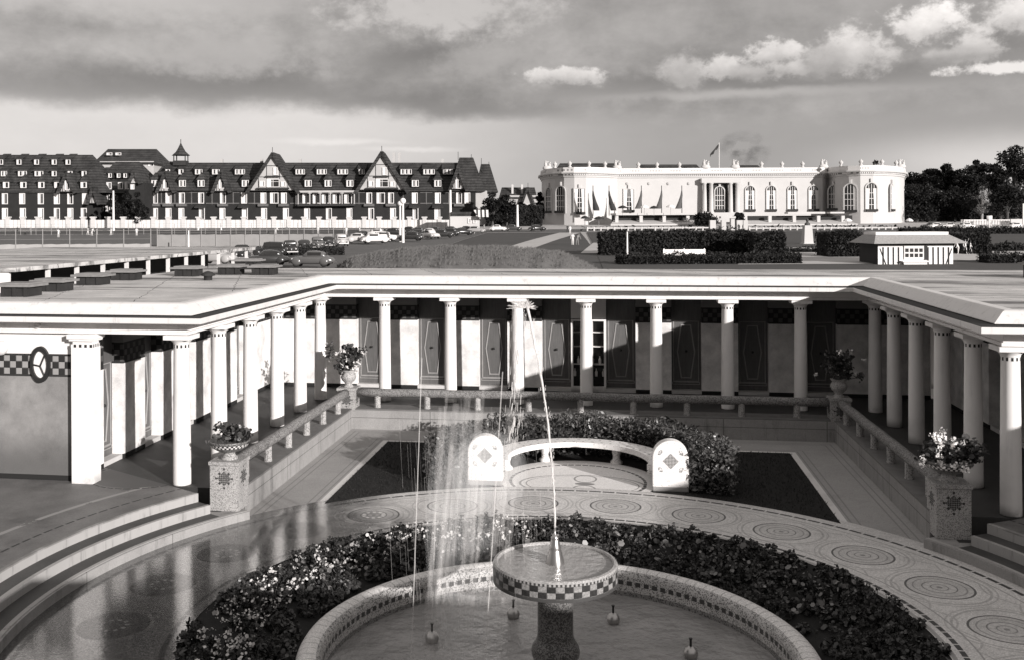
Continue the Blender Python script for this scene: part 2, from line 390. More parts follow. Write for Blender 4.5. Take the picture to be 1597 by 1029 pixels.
spots = [(-XC + S * i, YB) for i in range(9)] + [(-XC, YB - S * i) for i in range(1, 6)] + [(XC, YB - S * i) for i in range(1, 6)] + [(-10.8 - 0, 0)] * 0
for (x, y) in spots:
    if col0 is None:
        col0 = cm.build('column', M['white'], bath); bo = cb.build('tile_band', [M['white'], M['dark_band']], col0); col0.location = (x, y - YB, 0)
    else: inst(col0, bath, (x, y - YB, 0))
# entablature ------------------------------------------------------
path = [(XE, YF), (XC, YF), (XC, YB), (-XC, YB), (-XC, YF), (-XE, YF)]   # court lies to the left of travel
mb = MB(); mb.sweep(path, [(-0.16, 2.785), (0.16, 2.785), (0.20, 2.79), (0.20, 2.845), (0.165, 2.85), (0.16, 3.03)]); P(mb, 'frieze', M['white'])
mb = MB(); mb.sweep(path, [(0.0, 3.03), (0.65, 3.03), (0.66, 3.04), (0.66, 3.125), (0.65, 3.135), (0.0, 3.135)]); P(mb, 'cornice', M['white_old'])
mb = MB(); mb.sweep(path, [(0.645, 3.14), (0.2, 3.15)]); P(mb, 'cornice_flashing', M['tar'])
mb = MB(); mb.sweep(path, [(0.28, 3.14), (0.36, 3.16), (0.36, 3.172), (0.17, 3.345), (0.12, 3.365), (-0.06, 3.365), (-0.06, 3.30)]); P(mb, 'parapet', M['white_old'])
# roof sheets
mb = MB(); r0 = -0.0
inner = [(XE, YF + .06), (XC + .06, YF + .06), (XC + .06, YB + .06), (-XC - .06, YB + .06), (-XC - .06, YF + .06), (-XE, YF + .06)]
mb.poly([(x, y, 3.335) for x, y in [(-XE, YF + .06), (-XC - .06, YF + .06), (-XC - .06, YB + .06), (-XE, YB + .06)]])
mb.poly([(x, y, 3.335) for x, y in [(XE, YF + .06), (XE, YB + .06), (XC + .06, YB + .06), (XC + .06, YF + .06)]])
mb.poly([(x, y, 3.335) for x, y in [(-XE, YB + .06), (XE, YB + .06), (XE, YE), (-XE, YE)]])
for (x0, x1, y0, y1) in [(-XE, -XC, YF, YB), (XC, XE, YF, YB), (-XE, XE, YB, YE)]:
    mb.poly([(x0, y0, 2.99), (x1, y0, 2.99), (x1, y1, 2.99), (x0, y1, 2.99)])
for a, b in [((-XE, YF), (-XE, YE)), ((-XE, YE), (XE, YE)), ((XE, YE), (XE, YF))]:
    mb.poly([(a[0], a[1], 2.99), (b[0], b[1], 2.99), (b[0], b[1], 3.334), (a[0], a[1], 3.334)])
mb.mi = 0
roof = P(mb, 'roof', M['roof'])
# ceiling of the gallery (a dark board just below the roof slab)
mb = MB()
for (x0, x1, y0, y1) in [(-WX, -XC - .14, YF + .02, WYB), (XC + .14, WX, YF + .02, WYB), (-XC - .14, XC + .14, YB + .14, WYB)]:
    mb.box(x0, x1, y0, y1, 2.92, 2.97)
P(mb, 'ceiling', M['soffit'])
# skylight boxes on the roof
def roof_box(x, y, w, d, h, rz=0):
    b = MB(); b.box(-w / 2, w / 2, -d / 2, d / 2, 0, h)
    for k in (-1, 0, 1): b.box(k * w * .42 - .04, k * w * .42 + .04, -d / 2 - .03, d / 2 + .03, 0, h - .005)
    o = b.build('roof_vent', M['tar'], roof, (x, y, 3.34), (0, 0, rz))
    c = MB(); c.box(-w / 2 - .1, w / 2 + .1, -d / 2 - .1, d / 2 + .1, h, h + .05); c.box(-w / 2 - .02, w / 2 + .02, -d / 2 - .02, d / 2 + .02, h + .05, h + .08)
    c.build('vent_lid', M['lid'], o); return o
M['lid'] = plain('weathered_lid', 0.22, 0.7, 0.4, 6)
for u_, v_ in [(22, 463), (75, 455), (137, 445), (190, 437.5), (288, 431.5), (355, 428.5), (408, 429)]:
    p_ = far(u_, v_, (CH - 3.34) * FPX / (der(u_, v_) - VH)); roof_box(p_.x, min(p_.y + .25, 30.7), 0.6, 0.5, 0.2, 0.0)
roof_box(-10.6, 30.75, 0.7, 0.45, 0.24)
b = MB(); b.smooth = True; b.lathe([(.11, 0), (.11, .1), (.2, .12), (.12, .2), (0, .24)], 10); b.build('vent_cap', M['tar'], roof, tuple(far(324, 437, (CH - 3.34) * FPX / (der(324, 437) - VH))[:2]) + (3.335,))
roof_box(11.3, 27.4, 0.8, 0.6, 0.32)
# walls: piers between the doors
def pier(x0, x1, y0, y1, z1=2.92):
    b = MB(); b.box(x0, x1, y0, y1, 0, z1); return P(b, 'pier', M['pier'])
OP = 0.41
door_b = MB(); door_b.box(-OP - .02, OP + .02, 0.0, 0.05, 0.1, 2.92)
dm = MB()
def strip(mbx, pts, w=0.022, d=0.014, close=True):
    n = len(pts)
    for i in range(n if close else n - 1):
        a, b_ = Vector((pts[i][0], 0, pts[i][1])), Vector((pts[(i + 1) % n][0], 0, pts[(i + 1) % n][1])); t = (b_ - a).normalized(); q = Vector((-t.z, 0, t.x)) * w
        a = a - t * w * .9; b_ = b_ + t * w * .9
        mbx.add([(a - q) + Vector((0, -.001, 0)), (a + q) + Vector((0, -.001, 0)), (b_ + q) + Vector((0, -.001, 0)), (b_ - q) + Vector((0, -.001, 0)), (a - q * .6) + Vector((0, -d, 0)), (a + q * .6) + Vector((0, -d, 0)), (b_ + q * .6) + Vector((0, -d, 0)), (b_ - q * .6) + Vector((0, -d, 0))],
                [(4, 5, 6, 7), (0, 1, 5, 4), (1, 2, 6, 5), (2, 3, 7, 6), (3, 0, 4, 7)])
strip(dm, [(-.34, .32), (.34, .32), (.34, 1.99), (-.34, 1.99)], .013)
strip(dm, [(-.37, .24), (.37, .24), (.37, .30), (-.37, .30)], .01)
strip(dm, [(-.13, .42), (.13, .42), (.235, 1.15), (.13, 1.88), (-.13, 1.88), (-.235, 1.15)], .017, .02)
kn = MB(); kn.smooth = True; kn.ball((0, -.05, 1.16), 0.035, 10, 6); kn.tube([(0, 0, 1.16), (0, -.05, 1.16)], .014, 8)
th_ = MB(); th_.box(-OP - .03, OP + .03, -.22, .02, 0.0, 0.1)
door0 = None
def door(x, y, rz):
    global door0
    if door0 is None:
        door0 = door_b.build('door', M['door'], bath); dm.build('moulding', M['door_mould'], door0); kn.build('knob', M['black'], door0); th_.build('threshold', M['stone_light'], door0)
        door0.location = (x, y - YB, 0); door0.rotation_euler = (0, 0, rz); return
    inst(door0, bath, (x, y - YB, 0), (0, 0, rz))
REC = 0.25
SH = 0.44
for i in range(8):
    door(-6.3 + S * i, WYB + REC, 0)
for i in range(9):
    c = -7.2 + S * i; x0, x1 = c - (S / 2 - OP), c + (S / 2 - OP)
    if i == 4: continue
    if i == 0: x0 = -WX + .16
    if i == 8: x1 = WX - .16
    pier(x0, x1, WYB, WYB + .32)
# showcase window in the middle of the back wall
w0, w1 = -(S / 2 - OP), (S / 2 - OP)
b = MB(); b.box(w0, w1, WYB + .3, WYB + .32, 0.1, 2.92); wn = P(b, 'window', M['glass_dark'])
b = MB()
for x in (w0 + .03, -.03, .09, w1 - .03): b.box(x - .03, x + .03, WYB + .02, WYB + .30, .1, 2.0)
b.box(w0, w1, WYB + .01, WYB + .08, 0.0, .16); b.box(w0, w1, WYB + .01, WYB + .06, 1.98, 2.03); b.box(w0, w1, WYB + .05, WYB + .2, 2.05, 2.92)
o = b.build('frame', M['white'], wn)
b = MB()
for z in (.75, 1.25, 1.65): b.box(w0 + .05, w1 - .05, WYB + .12, WYB + .29, z, z + .02)
for k in range(9): b.lathe([(0, 0), (.035, 0), (.04, .12), (.015, .17), (.015, .22), (0, .22)], 8, (w0 + .1 + .1 * k, WYB + .2, .77 if k % 2 else .42))
o = b.build('shelf', M['white_old'], wn)
# wing walls
for sgn in (-1, 1):
    for i in range(5):
        door(sgn * (WX + REC), YF + SH + S * (i + .5), radians(90) * (1 if sgn < 0 else -1) * 1.0)
    for i in range(0, 6):
        c = YF + SH + S * i; y0, y1 = c - (S / 2 - OP), c + (S / 2 - OP)
        if i == 0: y0 = WYF + .12
        if i == 5: y1 = WYB + .24
        xs = sorted((sgn * WX, sgn * (WX + .32)))
        pier(xs[0], xs[1], y0, y1)
    # front wall facing the steps, with corner pilaster
    xs = sorted((sgn * (WX - .02), sgn * XE))
    b = MB(); b.box(xs[0], xs[1], WYF, WYF + .2, 0, 2.99); P(b, 'front_wall', M['wall'])
    b = MB(); cx = sgn * (WX - .19)
    b.box(cx - .21, cx + .21, YF - .25, YF + .06, 0, 2.56); b.box(cx - .19, cx + .19, YF - .23, YF + .04, 2.56, 2.66); b.box(cx - .24, cx + .24, YF - .28, YF + .09, 2.66, 2.70); b.box(cx - .27, cx + .27, YF - .31, YF + .12, 2.70, 2.785)
    pl = P(b, 'pilaster', M['white'])
    b = MB(); loop = []
    for (xa, ya), (xb, yb) in (((-.213, -.253), (.213, -.253)), ((.213, -.253), (.213, .063)), ((.213, .063), (-.213, .063)), ((-.213, .063), (-.213, -.253))):
        for k in range(8): loop.append((cx + xa + (xb - xa) * k / 8, YF + ya + (yb - ya) * k / 8))
    n = len(loop); b.add([(x_, y_, z_) for z_ in (2.54, 2.597) for x_, y_ in loop], [(k, (k + 1) % n, n + (k + 1) % n, n + k) for k in range(n)]); b.m = [k % 2 for k in range(n)]
    b.build('tile_band', [M['white'], M['dark_band']], pl)
b = MB()
for x0, x1, y0, y1 in [(-XE, -XE + .2, WYF + .2, YE - .01), (XE - .2, XE, WYF + .2, YE - .01), (-XE, XE, YE - .2, YE - .01)]: b.box(x0, x1, y0, y1, -.4, 2.99)
P(b, 'rear_wall', M['white_old'])
# oval window and lamp on the left front wall
ow = MB(); n = 28; cx, cz, ax, az = -9.98, 2.19, .2, .345
def oval(f): return [(cx + ax * f * cos(2 * pi * k / n), cz + az * f * sin(2 * pi * k / n)) for k in range(n)]
o1, o2 = oval(1), oval(.74); vs = [(p[0], WYF - .06, p[1]) for p in o1] + [(p[0], WYF - .06, p[1]) for p in o2] + [(p[0], WYF, p[1]) for p in o1] + [(p[0], WYF, p[1]) for p in o2]
ow.add(vs, [(k, (k + 1) % n, n + (k + 1) % n, n + k) for k in range(n)] + [(k, (k + 1) % n, 2 * n + (k + 1) % n, 2 * n + k) for k in range(n)] + [(n + k, n + (k + 1) % n, 3 * n + (k + 1) % n, 3 * n + k) for k in range(n)])
for a in (radians(180), radians(48), radians(-55)): ow.tube([(cx, WYF - .035, cz - .03), (cx + ax * .8 * cos(a), WYF - .035, cz + az * .8 * sin(a))], .014, 6)
wn = P(ow, 'oval_window', M['black']); b = MB(); b.poly([(p[0], WYF - .012, p[1]) for p in oval(.8)]); b.build('pane', plain('milk_glass', .75, .2), wn)
b = MB(); b.smooth = True; b.ball((-10.75, WYF - .1, 2.5), .14, 14, 8); b.tube([(-10.75, WYF - .1, 2.5), (-10.75, WYF + .02, 2.5)], .05, 8); P(b, 'wall_lamp', M['white_old'])
b = MB(); b.smooth = True; b.ball((-9.98, YF - .2, 2.93), .06, 10, 6); P(b, 'lamp_knob', M['white_old'])

# ------------------------------------------------------------ floors, steps
b = MB()
PZ = -0.45; ST = [(-0.15, 7.4, 7.75), (-0.30, 7.05, 7.4)]
for (x0, x1, y0, y1) in [(-9.4, -6.5, 17.9, 29.3), (6.5, 9.4, 17.9, 29.3), (-6.5, 6.5, 26.1, 29.3)]: b.box(x0, x1, y0, y1, -0.5, -.006)
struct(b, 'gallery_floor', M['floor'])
TL0, TL1 = radians(149.0), radians(222); TR0, TR1 = radians(-42), radians(31.0)
for nm, a0, a1, sg in (('left', TL0, TL1, -1), ('right', TR0, TR1, 1)):
    b = MB(); b.sector(7.75, 16, -1.2, 0.0, a0, a1, 60, CC)
    xs = sorted((sg * 9.4, sg * 16)); b.box(xs[0], xs[1], 17.7, 18.1, -1, -.003)
    struct(b, 'terrace_floor', M['floor_front'])
    b = MB()
    for (z, r0, r1) in ST: b.sector(r0, r1 + .05, z - .01, z, a0, a1 if sg < 0 else a1, 60, CC)
    struct(b, 'step_treads', M['tread'])
    b = MB()
    for (z, r) in ((0.004, 7.75), (-0.146, 7.4), (-0.296, 7.05)):
        b.sector(r - .012, r + .06, z - .17, z, a0 - (radians(4.5) if (r < 7.1 and sg < 0) else 0), a1 + (radians(4.5) if (r < 7.1 and sg > 0) else 0), 60, CC)
    struct(b, 'step_risers', M['riser_lit'] if 'riser_lit' in M else M['white_old'])
    b = MB(); b.sector(7.0, 8.2, -1.2, -0.305, a0 - (radians(4.5) if sg < 0 else 0), a1 + (radians(4.5) if sg > 0 else 0), 60, CC); struct(b, 'step_base', M['curb'])
    b = MB(); xs = sorted((sg * 6.2, sg * 7.6)); b.box(xs[0], xs[1], 17.45, 17.95, -.6, -.302); struct(b, 'step_landing', M['floor'])
# plaza: walk ring, lawn, paths, exedra
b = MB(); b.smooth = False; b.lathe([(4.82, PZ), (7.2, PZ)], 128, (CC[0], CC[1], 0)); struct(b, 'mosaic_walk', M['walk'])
b = MB(); nseg = 40
def arc(r, a0, a1, n=nseg): return [(CC[0] + r * cos(a0 + (a1 - a0) * k / n), CC[1] + r * sin(a0 + (a1 - a0) * k / n)) for k in range(n + 1)]
A0 = radians(22)
pp_ = [(6.6, arc(7.19, A0, pi - A0)[0][1])] 
pts = arc(7.19, A0, pi - A0)
poly = [(6.67, pts[0][1]), (6.67, 26.1), (-6.67, 26.1), (-6.67, pts[-1][1])] + pts[::-1]
# fan strips from the arc to the back edge (simple and robust)
for (x0, y0), (x1, y1) in zip(pts, pts[1:]): b.poly([(x0, y0, PZ - .003), (x1, y1, PZ - .003), (x1, 26.1, PZ - .003), (x0, 26.1, PZ - .003)])
struct(b, 'court_path', M['path'])
LX, LY = 4.66, 24.15
def lawn_front(x): return CC[1] + sqrt(max(0, 7.02 ** 2 - x * x))
b = MB(); n = 60
for k in range(n):
    x0 = -LX + 2 * LX * k / n; x1 = -LX + 2 * LX * (k + 1) / n
    b.poly([(x0, lawn_front(x0), PZ + .004), (x1, lawn_front(x1), PZ + .004), (x1, LY, PZ + .004), (x0, LY, PZ + .004)])
struct(b, 'lawn', M['lawn'])
b = MB(); a = radians(-28); nn = 40; ring = [(0 + 1.62 * cos(a + (pi - 2 * a) * k / nn), 21.15 + 1.62 * sin(a + (pi - 2 * a) * k / nn)) for k in range(nn + 1)]
fr = [(x, lawn_front(x) - .03) for x in [-1.5 + 3.0 * k / 16 for k in range(17)]]
b.poly([(x, y, PZ + .009) for x, y in ring + fr]); struct(b, 'exedra_floor', M['exedra'])
# grass blades on the lawn
b = MB()
for k in range(15000):
    x = rnd.uniform(-LX, LX); y0 = lawn_front(x); y = rnd.uniform(y0 + .02, LY)
    if hypot(x, y - 21.0) < 2.2 or (abs(x) < 2 and y < 21): continue
    h = rnd.uniform(.025, .06); a = rnd.uniform(0, 2 * pi); w = .008; lx, ly = rnd.gauss(0, .02), rnd.gauss(0, .02)
    b.add([(x - w * cos(a), y - w * sin(a), PZ), (x + w * cos(a), y + w * sin(a), PZ), (x + lx, y + ly, PZ + h)], [(0, 1, 2)])
tag(b.build('grass', M['lawn'], flip=False), 'short mown grass of the court lawn round the bench', 'grass', kind='stuff')

def ped_mat():
    m = Mat('pedestal_mosaic', .4, .7); x, y, z = m.pos('obj'); v = m.voro(115, kind='obj'); d = m.voro(115, kind='obj', feat='DISTANCE_TO_EDGE', out='D'); n = m.noise(3, 5)
    c = mixv(0.17, .46, v.gt(.3)) * (.7 + .55 * n) * (1 - .3 * d.lt(.06))
    u = x.abs().min(y.abs()); w = (z + .3).abs(); s1 = u + w; chk = ((((x.min(9) + y + z) / .035).floor() + ((x + y - z) / .035).floor()) % 2.0).gt(.5)
    ros = s1.lt(.135) * chk.max(.55); pet = ((u - .085).abs() + (w - .085).abs()).lt(.03); dots = ((u - .15) * (u - .15) + w * w).sqrt().lt(.02).max((u * u + (w - .17) * (w - .17)).sqrt().lt(.02))
    c = mixv(c, .045, ros.max(pet).max(dots)); m.color(c); m.bump(v, .4, .004); return m.m
M['ped_mosaic'] = ped_mat()
# retaining curbs of the court, with pedestals and rails
def curb(name, segs, label):
    b = MB()
    for (x0, x1, y0, y1) in segs: b.box(x0, x1, y0, y1, -.8, 0.03); 
    o = b.build('retaining_wall', M['curb']); tag(o, label, 'wall')
    c = MB()
    for (x0, x1, y0, y1) in segs:
        c.box(x0 + (.02 if x0 < 0 else .0), x1 - .0, y0 + .02, y1, 0.03, 0.065)
    c.build('coping', M['coping'], o)
    return o
M['coping'] = plain('dark_coping', 0.16, 0.85, 0.35, 5, bump=0.4)
curb('l', [(-6.52, -5.9, 17.96, 26.15)], 'sunlit pale court wall below the left rail between its two flower pedestals')
curb('b', [(-5.9, 5.9, 25.48, 26.15)], 'court wall below the rear rail behind the hedge')
curb('r', [(5.9, 6.52, 17.96, 26.15)], 'shaded dark court wall below the right rail')
PED = [(-6.15, 17.76, -.30, 'mosaic pedestal at the top of the left steps with a rosette on its face'), (-6.05, 25.72, -.45, 'sunlit mosaic pedestal in the rear left corner of the court'), (6.17, 17.86, -.30, 'broad mosaic pedestal beside the right steps with a dark lozenge on its face'), (6.05, 25.72, -.45, 'shaded mosaic pedestal in the rear right corner of the court')]
for x, y, z0, lab in PED:
    h = .58 - z0; r = .265 if y < 20 else .23
    b = MB(); k = r + .02; b.add([(sx * w, sy * w, z) for z, w in ((-h, r), (-.075, r), (-.06, k), (0, k)) for sx, sy in ((-1, -1), (1, -1), (1, 1), (-1, 1))], [(i * 4 + q, i * 4 + (q + 1) % 4, (i + 1) * 4 + (q + 1) % 4, (i + 1) * 4 + q) for i in range(3) for q in range(4)] + [(3, 2, 1, 0), (12, 13, 14, 15)])
    o = b.build('pedestal', M['ped_mosaic'], None, (x, y, z0 + h)); tag(o, lab, 'pedestal')
def rail(p0, p1, n, label):
    p0, p1 = Vector(p0), Vector(p1); o = empty('railing', (p0 + p1) / 2, label, 'railing'); o.location.z = 0
    b = MB(); b.smooth = True; k = 24; pts_ = []; L0 = o.location
    for i in range(k + 1):
        p = p0.lerp(p1, i / k) - L0; pts_.append((p.x + rnd.gauss(0, .004), p.y + rnd.gauss(0, .004), .45 + rnd.gauss(0, .004)))
    b.tube(pts_, .105, 14); b.build('rail', M['rail'], o)
    post = None
    for i in range(n):
        p = p0.lerp(p1, (i + .42) / n) - L0
        if post is None:
            c = MB(); c.lathe([(0, 0), (.085, .06), (.078, .12), (.078, .4), (0, .4)], 10); post = c.build('post', M['rail_post'], o, (p.x, p.y, 0))
        else: inst(post, o, (p.x, p.y, 0))
rail((-6.14, 17.98, 0), (-6.07, 25.5, 0), 6, 'round pebbledash rail on short posts leading up the left side of the court')
rail((-5.83, 25.72, 0), (5.83, 25.72, 0), 9, 'long round pebbledash rail on short posts across the rear of the court')
rail((6.07, 25.5, 0), (6.16, 18.1, 0), 6, 'shaded round pebbledash rail down the right side of the court')
# ------------------------------------------------------------ fountain
WZ = -1.05
foun = empty('fountain', (CC[0], CC[1], WZ), 'round fountain with a chequered tile bowl on a stout pillar in the basin', 'fountain')
LZ = lambda z: z - WZ
b = MB(); b.smooth = True
b.lathe([(0.0, LZ(.115)), (.5, LZ(.12)), (.74, LZ(.145)), (.80, LZ(.165))], 64); b.smooth = False
b.lathe([(.80, LZ(.165)), (.815, LZ(.17)), (.815, LZ(.4)), (.80, LZ(.425)), (.765, LZ(.43)), (.75, LZ(.41)), (.74, LZ(.33)), (.5, LZ(.3)), (0, LZ(.3))], 96)
b.build('bowl', M['bowl'], foun)
b = MB(); b.lathe([(0, LZ(.395)), (.752, LZ(.395))], 64); b.build('bowl_water', M['bowl_water'], foun)
b = MB(); b.smooth = True; b.lathe([(.36, 0 - .1), (.36, .06), (.33, .10), (.29, .13), (.29, .2), (.31, .24), (.318, .3), (.30, .37), (.265, .42), (.245, .46), (.235, .52), (.232, 1.0), (.24, 1.12), (.33, 1.16), (.36, 1.18)], 36)
b.build('pillar', M['ped_stone'], foun)
b = MB(); b.smooth = True; b.lathe([(.125, LZ(.395)), (.12, LZ(.43)), (.085, LZ(.56)), (.075, LZ(.585)), (.08, LZ(.60)), (.07, LZ(.62)), (.055, LZ(.70)), (.05, LZ(.715)), (.055, LZ(.735)), (.03, LZ(.76)), (.014, LZ(.79)), (.012, LZ(.86)), (0, LZ(.86))], 20)
b.build('nozzle', M['metal'], foun)
# basin
bas = empty('basin', (CC[0], CC[1], 0), 'round mosaic basin with a thick rounded rim set inside the flower bed', 'basin')
b = MB(); b.smooth = True
prof = [(3.05, -1.3), (3.05, -.80), (3.06, -.74), (3.09, -.69), (3.15, -.655), (3.22, -.645), (3.29, -.655), (3.35, -.69), (3.38, -.74), (3.385, -.82), (3.385, -1.3)]
b.lathe(prof, 128); b.build('rim', M['rim'], bas)
b = MB(); b.lathe([(0.0, WZ - .25), (3.06, WZ - .25)], 48); b.build('basin_floor', M['soil'], bas)
b = MB(); b.lathe([(0.0, WZ), (3.055, WZ)], 96); struct(b, 'water', M['pool'], loc=(CC[0], CC[1], 0))
# ring jets
ring = []
noz0 = None
labs = {2: 'dark nozzle ball on the basin water, right of the pillar and nearest it', 1: 'dark nozzle ball on the basin water, at the far right', 3: 'dark nozzle ball on the basin water, just left of the pillar', 4: 'dark nozzle ball on the basin water under the left jets'}
for k in (0, 1, 2, 3):
    a = radians(22.5 + 45 * k); x, y = CC[0] + 1.93 * cos(a), CC[1] + 1.93 * sin(a)
    if noz0 is None:
        noz0 = empty('jet_nozzle', (x, y, WZ), 'small round jet nozzle standing on the basin water at the right edge of the picture', 'nozzle', group='jet nozzles in the basin')
        c = MB(); c.smooth = True; c.lathe([(0, .155), (.03, .15), (.07, .125), (.095, .08), (.1, .05), (.085, .01), (.06, -.05)], 16); c.build('ball', M['metal'], noz0)
        c = MB(); c.lathe([(.016, .13), (.016, .24), (.024, .25), (.024, .265), (0, .265)], 8); c.build('spout', M['black'], noz0)
        o = noz0
    else: o = inst(noz0, None, (x, y, WZ))
    o['label'] = ['jet nozzle on the basin water farthest right of the pillar', 'jet nozzle on the basin water beneath the right edge of the bowl', 'jet nozzle on the basin water just left of the fountain pillar', 'jet nozzle on the basin water at the foot of the left water jets'][k]
def jet(name, pts, r, mat, label, cat='water jet'):
    b = MB(); b.smooth = True; b.tube(pts, r, 8); o = b.build(name, mat); tag(o, label, cat); return o
def para(p0, p1, bulge, n=22, j=0.0):
    p0, p1 = Vector(p0), Vector(p1); q = []
    for i in range(n + 1):
        t = i / n; p = p0.lerp(p1, t); p.x += bulge * sin(pi * t) + rnd.gauss(0, j); q.append(p)
    return q
q = []
for i in range(27):
    t = i / 26; q.append((CC[0] - .36 * t ** 1.9 + rnd.gauss(0, .004), CC[1], .84 + 2.95 * t))
jet('water_jet', q, [(.008 + .007 * rnd.random()) * (1 + .6 * (i / 26) ** 3) for i in range(27)], M['jet'], 'tall white central water jet rising from the bowl nozzle past the colonnade')
# splashing head and falling drops round the jet top
b = MB(); tp = Vector((CC[0] - .36, CC[1], 3.79))
for k in range(110):
    a = rnd.uniform(0, 2 * pi); L = rnd.uniform(.03, .14); d = Vector((cos(a) * .8 - .2, rnd.uniform(-.4, .4), abs(sin(a)) * .7 - .1)); p = tp + d * rnd.uniform(.0, .14) + Vector((0, 0, -.06))
    b.tube([p, p + d * L], rnd.uniform(.003, .008), 4, .002)
for k in range(170):
    t = rnd.random(); x = tp.x - .05 - .13 * t ** .5 + rnd.gauss(0, .045); z = tp.z - 1.75 * t - rnd.random() * .2; p = Vector((x, tp.y + rnd.gauss(0, .12), z)); b.tube([p, p + Vector((-.008, 0, -rnd.uniform(.05, .16)))], rnd.uniform(.0015, .004), 4)
for k in range(150):
    t = rnd.random(); p = Vector((CC[0] - .36 * t ** 1.9 + rnd.gauss(0, .012 + .02 * t), CC[1] + rnd.gauss(0, .012 + .02 * t), .84 + 2.95 * t)); b.tube([p, p + Vector((0, 0, rnd.uniform(.01, .05)))], rnd.uniform(.002, .0045), 4)
tag(b.build('jet_spray', M['jet'], flip=False), 'splashing head of the central jet with drops falling to its left', 'water spray', kind='stuff')
# left jets from the front and left nozzles
for (x0, y0), top, lean, lab in [((-1.783, 12.76), 2.9, .16, 'thin water jet leaning right, leftmost of the left pair of streaks'), ((-.74, 11.72), 2.9, .26, 'thin water jet crossing the left rim of the bowl'), ((-1.783, 14.24), .55, .06, 'short thin jet from the left nozzle ball')]:
    q = [Vector((x0 + lean * t, y0, WZ + .26 + (top - WZ) * t)) for t in [i / 16 for i in range(17)]]
    jet('water_jet', q, .0075, M['spray'], lab)
b = MB()
for k in range(260):
    u = rnd.random(); x = rnd.choice((rnd.gauss(-1.45, .22), rnd.gauss(-.75, .28), rnd.gauss(-1.1, .5))); y = rnd.gauss(13.9, .8); z = rnd.uniform(-1.0, 1.9) if u < .6 else rnd.uniform(.3, 2.4)
    L = rnd.uniform(.3, 1.1); b.tube([(x, y, z), (x + L * .05, y, z - L)], rnd.uniform(.0006, .0014), 3)
tag(b.build('falling_spray', M['spray'], flip=False), 'veil of falling spray drifting left of the fountain bowl', 'water spray', kind='stuff')

vm = Mat('veil_water', .9, .3, .3); vm.b.inputs['Alpha'].default_value = .05
b = MB(); b.smooth = True
for k in range(34):
    x, y = rnd.uniform(-1.85, -.72), rnd.uniform(13.2, 14.8); z1 = rnd.uniform(.9, 2.6); z0 = rnd.uniform(-1.05, -.3); L_ = .06 + .05 * rnd.random(); b.tube([(x, y, z0), (x + L_ * (z1 - z0), y, z1)], rnd.uniform(.01, .055), 8)
tag(b.build('spray_veil', vm.m, flip=False), 'soft translucent streaks of water falling between the two left jets', 'water spray', kind='stuff')
# soft mist hanging round the left jets
mm = Mat('water_mist', .9); mm.t.nodes.remove(mm.b); vv = mm.t.nodes.new('ShaderNodeVolumeScatter'); vv.inputs['Color'].default_value = (1, 1, 1, 1); vv.inputs['Density'].default_value = .15; vv.inputs['Anisotropy'].default_value = -.55
mm.t.links.new(vv.outputs[0], mm.t.nodes['Material Output'].inputs['Volume'])
b = MB(); b.smooth = True; b.ball((-1.35, 14.1, .55), 1, 20, 14, (.5, .6, 1.75)); o = b.build('spray_mist', mm.m); tag(o, 'soft mist hanging round the two left water jets', 'mist', kind='stuff')
b = MB(); b.smooth = True; b.ball((-1.6, 19.3, .1), 1, 20, 14, (.75, .9, .8)); o = b.build('spray_mist', mm.m); tag(o, 'drifting mist before the left end slab of the bench', 'mist', kind='stuff')

# ------------------------------------------------------------ foliage helper
def leaves(b, pts, size, up=0.4, nside=5, jitter=0.5):
    for p in pts:
        n = Vector((rnd.gauss(0, 1), rnd.gauss(0, 1), rnd.gauss(up, 1) if True else 1)); n.normalize()
        a = n.orthogonal().normalized(); c = n.cross(a); s_ = size * rnd.uniform(1 - jitter, 1 + jitter); w = rnd.uniform(0, 2 * pi)
        s_ *= rnd.choice((.6, .8, 1, 1, 1.35)); e1 = a * cos(w) + c * sin(w); e2 = c * cos(w) - a * sin(w); p = Vector(p)
        if nside == 4: vs = [p - e1 * s_, p + e2 * s_ * .45, p + e1 * s_, p - e2 * s_ * .45]
        else: vs = [p + e1 * (s_ * cos(2 * pi * k / nside)) + e2 * (s_ * .85 * sin(2 * pi * k / nside)) for k in range(nside)]
        b.add(vs, [tuple(range(len(vs)))])
# flower bed between basin and walk
def soil_z(r): t = (r - 3.38) / (4.86 - 3.38); return -.86 + t * .38
b = MB(); b.lathe([(3.37, -.86), (3.9, -.72), (4.5, -.54), (4.84, -.455)], 96, (CC[0], CC[1], 0)); struct(b, 'flower_bed_soil', M['soil'])
bed = empty('flower_bed', (CC[0], CC[1], -.6), 'ring of dense geraniums planted between the basin rim and the mosaic walk', 'flower bed'); bed['kind'] = 'stuff'
def bedpt(r, a, z): return Vector((r * cos(a), r * sin(a), z + .6))
clumps = []
for k in range(440):
    a = rnd.uniform(radians(-30), radians(210)); r = sqrt(rnd.uniform(3.48 ** 2, 4.76 ** 2)); clumps.append((a, r, rnd.uniform(.08, .18), rnd.uniform(.11, .19)))
b = MB(); b.smooth = False; pts = []
for a, r, h, w in clumps:
    for q in range(125):
        dx, dy, dz = rnd.gauss(0, 1), rnd.gauss(0, 1), rnd.gauss(0, 1); L = sqrt(dx * dx + dy * dy + dz * dz); f = rnd.uniform(.7, 1.0) / L
        rr = r + dx * f * w; aa = a + dy * f * w / r
        if not 3.36 < rr < 4.84: continue
        pts.append(bedpt(rr, aa, soil_z(rr) + max(.02, h * .55 + dz * f * h * .6)))
leaves(b, pts, .030, .9, 6, .4); b.build('foliage', M['leaf'], bed, flip=False)
b = MB()
